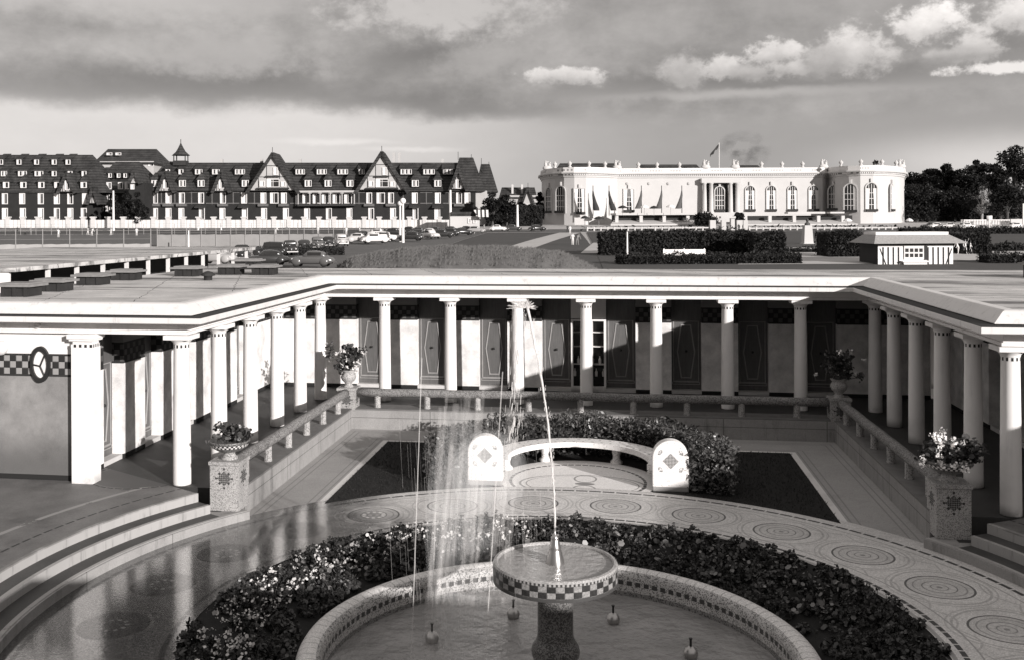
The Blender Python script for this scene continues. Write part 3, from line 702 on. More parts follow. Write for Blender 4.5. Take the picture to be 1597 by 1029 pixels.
for a, r, h, w in clumps:
    for q in range(rnd.randint(0, 4)):
        rr = min(4.66, max(3.45, r + rnd.gauss(0, w * .7))); aa = a + rnd.gauss(0, w * .7) / r; z = soil_z(rr) + h + rnd.uniform(.0, .12); p = bedpt(rr, aa, z)
        b.tube([p - Vector((0, 0, .14)), p], .003, 4)
        for j in range(14): 
            v = Vector((rnd.gauss(0, 1), rnd.gauss(0, 1), rnd.gauss(.3, 1))).normalized() * .028; leaves(b, [p + v], .016, .5, 5)
o = b.build('blossom_heads', M['petal_dark'], bed, flip=False)
b = MB(); pts = []
for k in range(260):
    a = rnd.uniform(radians(100), radians(205)); r = rnd.uniform(3.9, 4.6); pts.append(bedpt(r, a, soil_z(r) + rnd.uniform(.16, .28)))
for p in pts:
    for j in range(5): leaves(b, [p + Vector((rnd.gauss(0, .03), rnd.gauss(0, .03), rnd.gauss(0, .02)))], .02, .8, 5)
b.build('pale_leaf_flecks', plain('pale_fleck', .55, .5, .3, 8), bed, flip=False)  # pale flecks painted in for bright highlights on the left leaves
b = MB(); pts = []
for k in range(700):
    a = rnd.uniform(radians(20), radians(160)); r = rnd.uniform(3.6, 4.6); pts.append(bedpt(r, a, soil_z(r) + rnd.uniform(.14, .25)))
leaves(b, pts, .03, .9, 6); b.build('pale_leaves', M['leaf_grey'] if 'leaf_grey' in M else leaf_mat('variegated_leaf', .08, .3), bed, flip=False)

# ------------------------------------------------------------ bench and hedge
def slab_mat():
    m = Mat('bench_slab_mosaic', .7, .7); x, y, z = m.pos('obj'); v = m.voro(60, kind='obj'); n = m.noise(4, 4); w = z - .6
    c = .84 * (.86 + .12 * v) * (1 - .25 * v.lt(.05))
    a, q = x + w, x - w; dia = (x.abs() + w.abs()).lt(.155); chk = ((a / .028).floor() + (q / .028).floor()) % 2.0
    c = mixv(c, mixv(.06, .5, chk.gt(.5)), dia)
    nn = m.noise(26, 2, kind='obj'); fl = ((x.abs() - .2) * (x.abs() - .2) * 1.6 + (w.abs() - .165) * (w.abs() - .165)).sqrt() + (x.abs() - .2 + w.abs() - .165).abs() * .55
    c = mixv(c, .12 + .5 * v, fl.lt(.075) * nn.gt(.42)); c = mixv(c, .3, z.lt(.1)); m.color(c); m.bump(v, .3, .003); return m.m  # dark base band paints in the shadow across the slab foot
M['slab'] = slab_mat()
def seat_mat():
    m = Mat('bench_seat_mosaic', .7, .7); x, y, z = m.pos('obj'); v = m.voro(60, kind='obj'); r = (x * x + y * y).sqrt(); th = E.op('ARCTAN2', y, x); c = .84 * (.86 + .12 * v) * (1 - .3 * v.lt(.08))
    c = mixv(c, .25, ((r - 1.54).abs().max((((th * 7.5) % 1.0) - .5).abs() * .18)).lt(.022).max(((r - 1.78).abs().max((((th * 7.5 + .5) % 1.0) - .5).abs() * .18)).lt(.022))); m.color(c); return m.m
M['seat'] = seat_mat()
bench = empty('mosaic_bench', (0, 21.2, PZ), 'curved white mosaic bench with two upright round-topped end slabs', 'bench')
b = MB(); b.smooth = False; b.sector(1.44, 1.88, .33, .44, radians(-16), radians(196), 56); b.build('seat', M['seat'], bench)
leg = None
for a in (22, 62, 118, 158):
    p = (1.66 * cos(radians(a)), 1.66 * sin(radians(a)), 0)
    if leg is None:
        c = MB(); c.smooth = True; c.lathe([(.13, 0), (.13, .05), (.085, .09), (.075, .16), (.1, .24), (.09, .29), (.12, .33)], 14); leg = c.build('leg', M['mosaic_pale'], bench, p)
    else: inst(leg, bench, p)
for sg in (-1, 1):
    poly = [(-.35, 0)] + [(.35, 0)] + [(.35 * cos(pi * k / 20), .65 + .35 * sin(pi * k / 20)) for k in range(21)]
    b = MB(); b.prism(poly, -.14, .14, lambda a, q, h: (a, h, q))
    e = b.build('end_slab', M['slab'], bench, (sg * 1.83, -.62, 0))
    bv = e.modifiers.new('bevel', 'BEVEL'); bv.width = .02; bv.segments = 2; bv.limit_method = 'ANGLE'
hedge = empty('hedge', (0, 21.0, PZ), 'clipped leafy hedge curving round the back of the mosaic bench', 'hedge')
b = MB(); b.sector(2.36, 2.98, 0, .66, radians(-12), radians(192), 40); b.build('inner_mass', M['soil'], hedge)
b = MB(); pts = []
for k in range(15500):
    a = rnd.uniform(radians(-15), radians(195)); f = rnd.random()
    wob = .05 * sin(a * 9) + .04 * sin(a * 23)
    if f < .45: r, z = rnd.uniform(2.25, 3.1), .76 + rnd.gauss(0, .045) + wob
    elif f < .72: r, z = 2.25 + rnd.gauss(0, .04), rnd.uniform(.05, .78)
    elif f < .9: r, z = 3.08 + rnd.gauss(0, .05) + wob, rnd.uniform(.05, .78)
    else: a = radians(rnd.choice((-14, 194))) + rnd.gauss(0, .015); r, z = rnd.uniform(2.25, 3.1), rnd.uniform(.03, .76)
    pts.append((r * cos(a), r * sin(a), z))
leaves(b, pts, .042, .5, 4, .4); b.build('foliage', M['leaf_wet'], hedge, flip=False)

# ------------------------------------------------------------ urns with plants
def urn(x, y, z, label, plabel, R, Hh, nl, white, kind):
    o = empty('flower_urn', (x, y, z), label, 'urn'); s_ = R / .36
    b = MB(); b.smooth = True
    if kind == 'wide':
        b.lathe([(.15, 0), (.15, .03), (.12, .05), (.1, .11), (.13, .13)], 20); b.build('foot', M['mosaic_stone'], o)
        b = MB(); b.smooth = True; b.lathe([(.1, .12), (.2, .15), (.31, .22), (.365, .3), (.375, .33), (.36, .345), (.33, .33), (.2, .32), (0, .31)], 28); b.build('bowl', M['ped_stone'], o); zt = .33
        b = MB(); n = 56; rows = [(.322, .232), (.346, .262), (.369, .292)]
        b.add([((r_ + .004) * cos(2 * pi * k / n), (r_ + .004) * sin(2 * pi * k / n), z_) for r_, z_ in rows for k in range(n)], [(i * n + k, i * n + (k + 1) % n, (i + 1) * n + (k + 1) % n, (i + 1) * n + k) for i in range(2) for k in range(n)]); b.m = [(k + i) % 2 for i in range(2) for k in range(n)]
        b.build('tile_band', [M['petal'], M['dark_band']], o)
    else:
        b.lathe([(.13, 0), (.13, .03), (.09, .06), (.09, .1), (.17, .18), (.2, .26), (.17, .34), (.15, .37), (.19, .42), (.2, .44), (.16, .43), (0, .42)], 22); b.build('bowl', M['mosaic_stone'], o); zt = .42
    p = empty('potted_plant', (x, y, z + zt), plabel, 'plant')
    b = MB(); pts = []
    for k in range(26):
        c = Vector((rnd.gauss(0, R * .62), rnd.gauss(0, R * .62), rnd.uniform(0, Hh))); 
        for q in range(nl // 26): 
            v = Vector((rnd.gauss(0, 1), rnd.gauss(0, 1), rnd.gauss(0, 1))).normalized() * rnd.uniform(.05, .13); pts.append(c + v)
        b.tube([(0, 0, -.03), c], .008, 5)
    leaves(b, pts, .036, .6, 6, .4); b.build('foliage', M['leaf'], p, flip=False)
    b = MB()
    for k in range(white):
        c = Vector((rnd.gauss(0, R * .85), rnd.gauss(-.06, R * .8), rnd.uniform(-.1, Hh + .14)))
        for q in range(16): leaves(b, [c + Vector((rnd.gauss(0, .03), rnd.gauss(0, .03), rnd.gauss(0, .028)))], .022, .5, 5)
    w = b.build('blossoms', M['petal'], p, flip=False); w['kind'] = 'stuff'
urn(-6.15, 17.76, .58, 'shallow wide urn with a lattice tile band on the left pedestal by the steps', 'dark drooping plant in the wide urn by the left steps', .25, .22, 560, 5, 'wide')
urn(-6.05, 25.72, .58, 'ornate upright vase on the rear left pedestal', 'tall straggling plant with pale flowers in the rear left vase', .3, .6, 900, 16, 'vase')
urn(6.17, 17.86, .58, 'dark shallow urn with a tile band on the right pedestal by the steps', 'bushy plant covered in white flowers in the right front urn', .29, .3, 900, 40, 'wide')
urn(6.05, 25.72, .58, 'shaded upright vase on the rear right pedestal', 'dark straggling plant with few white flowers in the rear right vase', .34, .6, 900, 9, 'vase')
# ------------------------------------------------------------ off-frame wings of the court that throw the afternoon shade
b = MB()
for x0, x1, y0, y1 in [(13.0, 19, 2.8, 16.5), (3.2, 19, -5, 2.8)]: b.box(x0, x1, y0, y1 - .003, -1.2, 3.05)
o = b.build('wall', M['wall']); wing = empty('front_wing', (13, 2.8, 0), 'white wing of the baths right of the viewpoint closing the near side of the court', 'building'); o.parent = wing; o.location = (-13, -2.8, 0)
b = MB()
for x0, x1, y0, y1 in [(12.9, 19.1, 2.7, 16.6), (3.1, 19.1, -5.1, 2.9)]: b.box(x0, x1, y0, y1, 3.05 + (.004 if y0 < 0 else 0), 3.36 + (.004 if y0 < 0 else 0))
o = b.build('roof', M['white_old'], wing); o.location = (-13, -2.8, 0)

# ------------------------------------------------------------ terrain
Ds = [20, 31, 33, 36, 42, 50, 60, 70, 80, 90, 100, 115, 130, 150, 165, 190, 220, 244, 250, 258, 266, 275, 300, 330, 400, 600, 1200, 3000, 8000]
b = MB(); b.smooth = True; nu = 60; us = [-2600 + 6600 * k / nu for k in range(nu + 1)]
b.add([tuple(ground_at(u, D)) for D in Ds for u in us], [(i * (nu + 1) + k, i * (nu + 1) + k + 1, (i + 1) * (nu + 1) + k + 1, (i + 1) * (nu + 1) + k) for i in range(len(Ds) - 1) for k in range(nu)])
M['sand'] = plain('sandy_ground', .42, .95, .3, .4, bump=.3)
struct(b, 'ground', M['sand'])
b = MB(); b.poly([(-60, -40, -1.75), (60, -40, -1.75), (60, 32, -1.75), (-60, 32, -1.75)]); struct(b, 'ground', M['sand'])
LIFT = [0]
def sheet(name, quads, mat):
    """quads in (u, D) of the ground, draped over the terrain"""
    b = MB(); LIFT[0] += .012; h = .03 + LIFT[0]
    for q in quads:
        (u0, D0), (u1, D1), (u2, D2), (u3, D3) = q; n = 24; m = 10
        g = []
        for i in range(m + 1):
            for k in range(n + 1):
                s_, t_ = k / n, i / m
                p0 = ground_at(u0, D0).lerp(ground_at(u1, D1), s_); p1 = ground_at(u3, D3).lerp(ground_at(u2, D2), s_); p = p0.lerp(p1, t_); p.z = terrain(depth_of(p.x, p.y)) + h; g.append(p)
        b.add(g, [(i * (n + 1) + k, i * (n + 1) + k + 1, (i + 1) * (n + 1) + k + 1, (i + 1) * (n + 1) + k) for i in range(m) for k in range(n)])
    return struct(b, name, mat)
M['court_grey'] = plain('tennis_court_surface', .13, .9, .15, .3)
M['asphalt'] = plain('asphalt', .12, .9, .3, .4)
M['pale_path'] = plain('pale_gravel', .48, .9, .2, .5)
sheet('tennis_court', [((-300, 150), (470, 150), (560, 225), (-300, 225))], M['court_grey'])
sheet('parking_area', [((330, 70), (560, 80), (760, 230), (480, 230))], M['asphalt'])
sheet('road', [((600, 232), (1500, 232), (1500, 250), (600, 250))], M['asphalt'])
sheet('lawn', [((560, 80), (945, 90), (905, 225), (760, 225))], M['field'])
sheet('garden_path', [((700, 96), (760, 96), (905, 220), (872, 220))], M['pale_path'])
sheet('lawn', [((945, 82), (1700, 82), (1600, 225), (915, 225))], M['field'])
sheet('forecourt', [((1150, 96), (1420, 96), (1380, 130), (1190, 130))], M['pale_path'])
sheet('garden_path', [((905, 118), (945, 118), (950, 150), (925, 150))], M['pale_path'])
sheet('gravel_yard', [((1440, 100), (1700, 100), (1640, 128), (1440, 128))], M['pale_path'])
# dune mound just behind the baths
b = MB(); b.smooth = True; nx, ny = 70, 26
Dm = 52
def mound_h(u, t):
    if u < 500 or u > 985: return 0
    prof = [(500, 0), (515, 1.6), (545, 2.2), (620, 2.45), (700, 2.55), (800, 2.5), (880, 2.3), (930, 1.7), (985, 0)]
    for (a, ha), (c, hc) in zip(prof, prof[1:]):
        if u <= c: h = ha + (hc - ha) * (u - a) / (c - a); break
    return h * min(1, max(0, 1 - (abs(t) ** 2.2)))
g = []
for i in range(ny + 1):
    t_ = -1 + 2 * i / ny
    for k in range(nx + 1):
        u = 490 + 505 * k / nx; D = Dm + t_ * 12; p = ground_at(u, D); p.z += mound_h(u, t_) * 1.5 - .12 + .16 * mnoise.noise(Vector((u * .05, t_ * 4, 0))) ; g.append(p)
b.add(g, [(i * (nx + 1) + k, i * (nx + 1) + k + 1, (i + 1) * (nx + 1) + k + 1, (i + 1) * (nx + 1) + k) for i in range(ny) for k in range(nx)])
struct(b, 'grass_mound', M['mound'])
b = MB()
for k in range(26000):
    i = rnd.uniform(0, ny - .01); q = rnd.uniform(0, nx - .01); a0 = g[int(i) * (nx + 1) + int(q)]; a1 = g[(int(i) + 1) * (nx + 1) + int(q) + 1]
    p = Vector((a0.x + (a1.x - a0.x) * (q % 1), a0.y + (a1.y - a0.y) * (i % 1), a0.z + (a1.z - a0.z) * .5))
    h = rnd.uniform(.04, .15); w = .025; lx = rnd.gauss(.04, .06); b.add([(p.x - w, p.y, p.z - .08), (p.x + w, p.y, p.z - .08), (p.x + lx, p.y + rnd.gauss(0, .08), p.z + h)], [(0, 1, 2)])
tag(b.build('dune_grass', M['mound'], flip=False), 'rough dune grass covering the mound behind the bath roof', 'grass', kind='stuff')

# ------------------------------------------------------------ frames for far buildings authored in picture units
class Frame:
    def __init__(s, name, u0, v0, D, label, cat, group=None):
        s.u0, s.D, s.k = u0, D, D / FPX; s.v0 = der(u0, v0); s.e = empty(name, far(u0, v0, D), label, cat, PHI, group)
    def __call__(s, u, v, dy=0): return Vector(((u - s.u0) * s.k, dy, (s.v0 - der(u, v)) * s.k))
    def box(s, b, u0, u1, v0, v1, y0, y1):
        a = s((u0 + u1) / 2, (v0 + v1) / 2); p = s(u0, v0); q = s(u1, v1); dz = abs(q.z - p.z) / 2
        zt = s((u0 + u1) / 2, v0).z; zb = s((u0 + u1) / 2, v1).z; b.box(p.x, q.x, y0, y1, min(zt, zb), max(zt, zb))
    def build(s, b, name, mat, par=None, **k): return b.build(name, mat, par or s.e, **k)

M['brick_dark'] = plain('dark_brick', .022, .9, .4, .6)
M['timber'] = plain('dark_timber', .035, .8, .3, 1)
M['plaster'] = plain('pale_plaster', .42, .9, .2, .6)
def tile_mat():
    m = Mat('brown_roof_tiles', .05, .85); x, y, z = m.pos(); n = m.noise(.35, 10, .75); n2 = m.noise(2.2, 6, .7, (1, 1, .25)); co_ = ((z / .75) % 1.0).lt(.4)
    m.color(((.012 + .15 * (n - .3).max(0) + .12 * (n2 - .5).max(0)) * (1 - .45 * co_)).max(.006)); m.bump(n2, .8, .1); return m.m
M['slate'] = tile_mat()
M['balcony'] = plain('weathered_balcony', .12, .9, .5, 2)
M['shutter'] = plain('white_shutter', .68, .7, .1, 1)
M['far_white'] = plain('limestone_white', .52, .8, .12, .25)
M['far_glass'] = plain('window_glass', .03, .15, .3, 1, spec=.5)
H = Frame('grand_hotel', 400, 352, 270, 'long dark half timbered hotel with steep gabled roofs and rows of white windows', 'hotel')
HW = 12.0                                                        # depth of the block
def slope_y(v): return (298 - v) / 46 * 7.0                       # roof plane of the main block
# walls and main roof
b = MB(); H.box(b, 226, 742, 297, 352, 0, 14); H.build(b, 'wall', M['brick_dark'])
def roof_prism(b, fr, ua, ub, v_e, v_r, depth, hipl=0, hipr=0, y0=-.6):
    """roof with eaves at v_e, ridge at v_r; hip widths in picture units"""
    A = [fr(ua, v_e, y0), fr(ub, v_e, y0), fr(ub, v_e, depth), fr(ua, v_e, depth)]; za = min(p.z for p in A)
    R = [fr(ua + hipl, v_r, depth * .45), fr(ub - hipr, v_r, depth * .45)]
    b.add(A + R, [(0, 1, 5, 4), (1, 2, 5), (2, 3, 4, 5), (3, 0, 4), (3, 2, 1, 0)])
b = MB(); roof_prism(b, H, 222, 748, 299, 252, 15.5, 24, 20); roof = H.build(b, 'roof', M['slate'])
b = MB(); roof_prism(b, H, 225, 300, 299, 250, 15, 28, 30, -1.2); H.build(b, 'pavilion_roof', M['slate'])
# pagoda turret
b = MB(); c = H(273, 250, 6); k = H.k
for sx in (-1, 1):
    for sy in (-1, 1): b.box(c.x + sx * 9 * k - .12, c.x + sx * 9 * k + .12, c.y + sy * 1.4 - .12, c.y + sy * 1.4 + .12, c.z - .6, c.z + 9 * k)
b.box(c.x - 10 * k, c.x + 10 * k, c.y - 1.7, c.y + 1.7, c.z - 1.2, c.z + .1)
t_ = H.build(b, 'turret', M['timber'])
b = MB(); b.lathe([(15 * k, 9 * k), (13 * k, 10.5 * k), (8 * k, 15 * k), (5 * k, 20 * k), (2.4 * k, 25 * k), (.6 * k, 29 * k), (.1, 35 * k)], 8, (c.x, c.y, c.z)); H.build(b, 'turret_roof', M['slate'], t_)
# half timbered gables
def gable(fr, uc, hw, va, ve, y0, dpt, beams=True, board=.5, name='gable', deep=9):
    a = fr(uc, va); l, r = fr(uc - hw, ve), fr(uc + hw, ve); zb = min(l.z, r.z); ze = zb
    b = MB(); b.prism([(l.x + .3, zb), (r.x - .3, zb), (a.x, a.z - .5)], y0, y0 + dpt, lambda p, q, h: (p, h, q)); g_ = fr.build(b, name, M['plaster'])
    b = MB()
    for (p, q) in ((l, a), (r, a)):
        dx, dz = q.x - p.x, q.z - p.z; L = hypot(dx, dz); nx_, nz_ = -dz / L, dx / L
        if nz_ < 0: nx_, nz_ = -nx_, -nz_
        ex, ez = p.x - dx * .08, p.z - dz * .08
        b.prism([(ex, ez), (q.x, q.z), (q.x + nx_ * .35, q.z + nz_ * .35), (ex + nx_ * .35, ez + nz_ * .35)], y0 - 1.0, y0 + deep, lambda p_, q_, h: (p_, h, q_))
        b.prism([(ex, ez), (q.x, q.z), (q.x - nx_ * board, q.z - nz_ * board), (ex - nx_ * board, ez - nz_ * board)], y0 - 1.05, y0 - .85, lambda p_, q_, h: (p_, h, q_))
    b.tube([(a.x, y0 - .9, a.z), (a.x, y0 - .9, a.z + 1.5)], .08, 5)
    fr.build(b, 'gable_roof', M['slate'], g_)
    if beams:
        b = MB(); hgt = a.z - zb; w = r.x - l.x
        for f in (.0, .36, .66):
            ww = w * (1 - f) * .5; b.box(a.x - ww, a.x + ww, y0 - .08, y0, zb + hgt * f, zb + hgt * f + .16)
        for f in ((-.5, -.22, .22, .5) if hw > 12 else (-.3, .3)): b.box(a.x + f * w * .6 - .08, a.x + f * w * .6 + .08, y0 - .07, y0, zb, zb + hgt * (1 - abs(f) * 1.25))
        fr.build(b, 'timber_frame', M['timber'], g_)
    return g_
gable(H, 428, 38, 240, 298, -1.6, 10); gable(H, 597, 38, 238, 297, -1.6, 10)
for uc in (262, 348): gable(H, uc, 13, 268, 299, -1.5, 5, deep=5)
gable(H, 715, 13, 262, 296, -1.5, 5, deep=5)
# tower roof at the right end and its receding wing
b = MB(); roof_prism(b, H, 700, 757, 299, 244, 14, 17, 18, -1.0); roof_prism(b, H, 742, 778, 300, 253, 24, 10, 12, 3)
H.build(b, 'end_roof', M['slate'])
b = MB(); H.box(b, 742, 760, 298, 352, .5, 24); H.build(b, 'end_wall', M['plaster'])
b = MB()
for u, v in [(715, 236), (736, 240), (752, 246), (764, 252)]: p = H(u, v + 12, 6); b = MB(); b.tube([(p.x, 6, p.z), (p.x, 6, p.z + 2.2)], .07, 5); H.build(b, 'finial', M['timber'])
for u in (612, 621, 400, 462, 336, 690): b = MB(); H.box(b, u - 2, u + 2, 236 if 600 < u < 630 else 246, 256, 7, 8.2); H.build(b, 'chimney', M['plaster'])
# windows: one of each size, then copies
wins = {}
def window(fr, u, v0, v1, w, y, mull=1, mat='shutter', arched=False):
    h = (v1 - v0) * fr.k; ww = w * fr.k; key = (fr.e.name, round(h, 2), round(ww, 2), mull, arched)
    p = fr(u, v1, y)
    if key not in wins:
        b = MB(); t_ = .17
        b.box(-ww / 2, ww / 2, -.12, .1, 0, h) if mull == 0 else None
        if mull:
            b.box(-ww / 2, -ww / 2 + t_, -.15, .05, 0, h); b.box(ww / 2 - t_, ww / 2, -.15, .05, 0, h); b.box(-ww / 2 + t_, ww / 2 - t_, -.15, .05, h - t_, h); b.box(-ww / 2 + t_, ww / 2 - t_, -.15, .05, 0, t_)
            if mull > 1: b.box(-.06, .06, -.13, .05, t_, h - t_)
            if mull > 2: b.box(-ww / 2 + t_, ww / 2 - t_, -.11, .05, h * .66, h * .66 + .09)
        o = b.build('window', M[mat], fr.e, p); wins[key] = o
        if mull:
            c = MB(); c.box(-ww / 2 + .05, ww / 2 - .05, -.03, .08, .05, h - .05); c.build('pane', M['far_glass'], o)
            c = MB(); c.box(-ww / 2 + t_ + .01, -ww / 2 + ww * (.72 if mull == 1 else .36), -.09, -.04, t_, h - t_ - .02); c.build('shade', M['shutter'], o)
    else: o = inst(wins[key], fr.e, p)
    return o
dorm = {}
def dormer(fr, u, v0, v1, w, y, cap='shed', wn=2):
    h = (v1 - v0) * fr.k; ww = w * fr.k; key = (fr.e.name, round(h, 1), w, cap); p = fr(u, v1, y)
    if key in dorm: return inst(dorm[key], fr.e, p)
    b = MB(); b.box(-ww / 2 - .15, ww / 2 + .15, 0, 3.0, -.1, h + .1); o = b.build('dormer', M['slate'], fr.e, p); dorm[key] = o
    b = MB()
    if cap == 'shed': b.prism([(-.4, h + .1), (4.2, h + 1.7), (4.2, h + 1.5), (-.4, h - .05)], -ww / 2 - .35, ww / 2 + .35, lambda p_, q_, h_: (h_, p_, q_))
    else: b.add([(-ww / 2 - .4, -.4, h), (ww / 2 + .4, -.4, h), (ww / 2 + .4, 3.2, h), (-ww / 2 - .4, 3.2, h), (0, .6, h + 2.0), (0, 3.2, h + 2.0)], [(0, 1, 4), (1, 2, 5, 4), (2, 3, 5), (3, 0, 4, 5), (3, 2, 1, 0)])
    b.build('dormer_roof', M['slate'], o)
    n = wn; q = ww / n
    for i in range(n):
        b = MB(); x = -ww / 2 + q * (i + .5); b.box(x - q / 2 + .04, x + q / 2 - .04, -.12, -.02, .05, h - .05); wo = b.build('window', M['shutter'], o)
        b = MB(); b.box(x - q * .05, x + q * .32, -.14, -.121, .2, h - .2); b.build('pane', M['far_glass'], wo)
    return o
for u, w, n in [(257, 8, 1), (278, 8, 1), (306, 12, 2), (333, 12, 2), (371, 16, 3), (466, 15, 3), (500, 16, 3), (533, 17, 3), (563, 10, 2), (633, 18, 3), (669, 18, 3), (699, 16, 3)]:
    dormer(H, u, 263, 272, w, slope_y(272) - 1.0, 'shed', n)
for u in (242, 285, 314, 383, 481, 512, 546, 648, 683): dormer(H, u, 281, 292, 11, slope_y(292) - 1.0, 'tent', 2)
for u in (262, 348, 715): window(H, u, 281, 295, 9, -1.65, 2)
for u0 in (428, 597):
    window(H, u0 + 4, 262, 274, 7, -1.75, 1); window(H, u0 - 17, 283, 292, 8, -1.75, 1); window(H, u0 + 16, 284, 292, 7, -1.75, 1); window(H, u0, 280, 293, 20, -1.72, 3)
    b = MB(); H.box(b, u0 - 11, u0 + 11, 275, 277, -2.5, -1.6); H.box(b, u0 - 25, u0 + 25, 293.5, 296, -2.4, -1.5); H.build(b, 'balcony', M['timber'])
for u in (242, 263, 284, 314, 348, 381, 411, 428, 443, 576, 594, 610, 647, 683, 716, 729): window(H, u, 301, 318, 9 if u not in (428, 594) else 13, -.05, 1 if u % 2 else 2)
for u in (478, 494, 508, 525, 543): window(H, u, 302, 318, 12, -.05, 2)
for u in (242, 263, 283, 315, 347, 382, 412, 446, 479, 513, 545, 579, 613, 648, 682): window(H, u, 325, 343, 9, -.05, 1 if u % 3 else 2)
for u in (242, 263, 284, 348, 411, 443, 576, 610, 716):
    b = MB(); H.box(b, u - 8, u + 8, 318.5, 322.5, -1.0, 0); b.build('balcony', M['balcony'], H.e)
tb = None
for u in (252, 273, 299, 331, 364, 397, 462, 560, 629, 665, 700):
    p = H(u, 319, -.02)
    if tb is None: b = MB(); b.box(-.14, .14, -.12, 0, 0, 19 * H.k); b.box(-1.6, 1.6, -.1, 0, 17.6 * H.k, 18.6 * H.k); b.box(-1.6, 1.6, -.1, 0, .1, .35); tb = b.build('timber_frame', M['balcony'], H.e, p)
    else: inst(tb, H.e, p)
# loggia between the big gables, awning boards under windows
b = MB(); H.box(b, 466, 555, 319, 322, -2.2, 0)
H.build(b, 'balcony', M['timber'])
b = MB(); H.box(b, 464, 557, 298, 301, -2.0, 0); H.build(b, 'loggia_beam', M['plaster'])
post = None
for u in (467, 485, 501, 517, 535, 554):
    p = H(u, 322, -1.9)
    if post is None: b = MB(); b.box(-.12, .12, -.12, .12, 0, 21 * H.k); b.box(-.5, .5, -.1, .1, 19.5 * H.k, 20.6 * H.k); post = b.build('post', M['plaster'], H.e, p)
    else: inst(post, H.e, p)
for u in (314, 381, 647, 683): b = MB(); c = H(u, 322, 0); b.prism([(-.1, .4), (-1.6, -.3), (-1.6, -.5), (-.1, .1)], -1.5, 1.5, lambda p_, q_, h_: (h_, p_, q_)); b.build('canopy', M['timber'], H.e, c)
# left block of the hotel
L = Frame('grand_hotel', 90, 352, 268, 'left hotel block with a tall steep roof and three rows of white dormers', 'hotel')
b = MB(); L.box(b, -90, 150, 300, 352, 0, 14); L.build(b, 'wall', M['brick_dark'])
b = MB(); roof_prism(b, L, -110, 168, 301, 239, 18, 20, 40); L.build(b, 'roof', M['slate'])
b = MB(); roof_prism(b, L, 120, 207, 301, 247, 40, 25, 22, 4); L.build(b, 'side_roof', M['slate'])
b = MB(); L.box(b, 130, 192, 300, 352, 5, 40); L.build(b, 'side_wall', M['brick_dark'])
M['leftwall'] = M['brick_dark']
gable(L, 109, 13, 271, 300, -1.5, 6, deep=6); gable(L, 150, 9, 292, 318, -1.5, 6, deep=6)
sl2 = lambda v: (301 - v) / 62 * 8.5
for u in (17, 45, 73, 95, -12): dormer(L, u, 247, 256, 8, sl2(256) - 1, 'shed', 1)
for u, w in ((29, 14), (55, 14), (79, 8), (104, 8), (126, 8), (0, 10)): dormer(L, u, 266, 275, w, sl2(275) - 1, 'shed', 2 if w > 9 else 1)
for u in (10, 37, 65, 90, 131): dormer(L, u, 284, 294, 10, sl2(294) - 1, 'tent', 1)
for u in (145, 155, 168, 178, 190): dormer(L, u, 268, 276, 6, 8 + (u - 140) * .03, 'shed', 1)
for u in (150, 163, 181, 192): window(L, u, 284, 295, 8, 3.6, 2)
for u in (8, 35, 64, 89, 110, 133): window(L, u, 302, 319, 9, -.05, 1 if u % 2 else 2)
for u in (8, 36, 64, 89, 110, 131): window(L, u, 325, 343, 9, -.05, 2 if u % 2 else 1)
window(L, 109, 282, 297, 8, -1.65, 2)
for u in (148, 158, 168): window(L, u, 303, 330, 7, 4.9, 2)
# big dark roof behind
Bk = Frame('large_roofed_house', 197, 352, 330, 'large house with a plain dark hipped roof rising behind the hotel', 'house')
b = MB(); Bk.box(b, 156, 240, 252, 352, 0, 16); Bk.build(b, 'wall', M['plaster'])
b = MB(); roof_prism(b, Bk, 146, 246, 256, 230, 20, 8, 14, -1); Bk.build(b, 'roof', M['slate'])
for u in (168, 182, 236): window(Bk, u, 238 if u < 200 else 254, 242 if u < 200 else 260, 9, 2.0 if u < 200 else -.05, 2)
Gp = Frame('small_gabled_house', 212, 352, 262, 'small pale gabled house wedged in the gap between the two hotel blocks', 'house')
b = MB(); Gp.box(b, 201, 225, 285, 352, 0, 8); Gp.build(b, 'wall', M['brick_dark'])
gable(Gp, 212, 9, 268, 286, -.3, 8, False, deep=8); window(Gp, 212, 274, 281, 5, -.35, 1); window(Gp, 207, 288, 296, 6, -.05, 1)

# promenade wall with pillars before the hotel
def pwall(u0, u1, label):
    f = Frame('promenade_wall', (u0 + u1) / 2, 354, 255, label, 'wall')
    b = MB(); n = max(1, int((u1 - u0) / 40))
    for i in range(n):
        a, c = u0 + (u1 - u0) * i / n, u0 + (u1 - u0) * (i + 1) / n; f.box(b, a, c + .01, 343.5, 356, 0, .5)
    f.build(b, 'wall', M['promen'])
    pil = None
    for i in range(int((u1 - u0) / 23.5) + 1):
        u = u0 + 5 + 23.5 * i; p = f(u, 356, .1)
        if pil is None: c = MB(); c.box(-.5, .5, -.35, .5, 0, 15.5 * f.k); c.box(-.7, .7, -.5, .6, 15.5 * f.k, 17.5 * f.k); pil = c.build('pillar', M['far_white'], f.e, p)
        else: inst(pil, f.e, p)
def prom_mat():
    m = Mat('promenade_wall_plaster', .6, .85); x, y, z = m.pos('obj'); n = m.noise(.5, 5); m.color(.62 * (.8 + .35 * n) * (1 - .3 * ((x * .9) % 1.0).lt(.18))); return m.m
M['promen'] = prom_mat()
pwall(-40, 136, 'white panelled promenade wall before the left hotel block'); pwall(140, 705, 'long white panelled promenade wall before the main hotel')

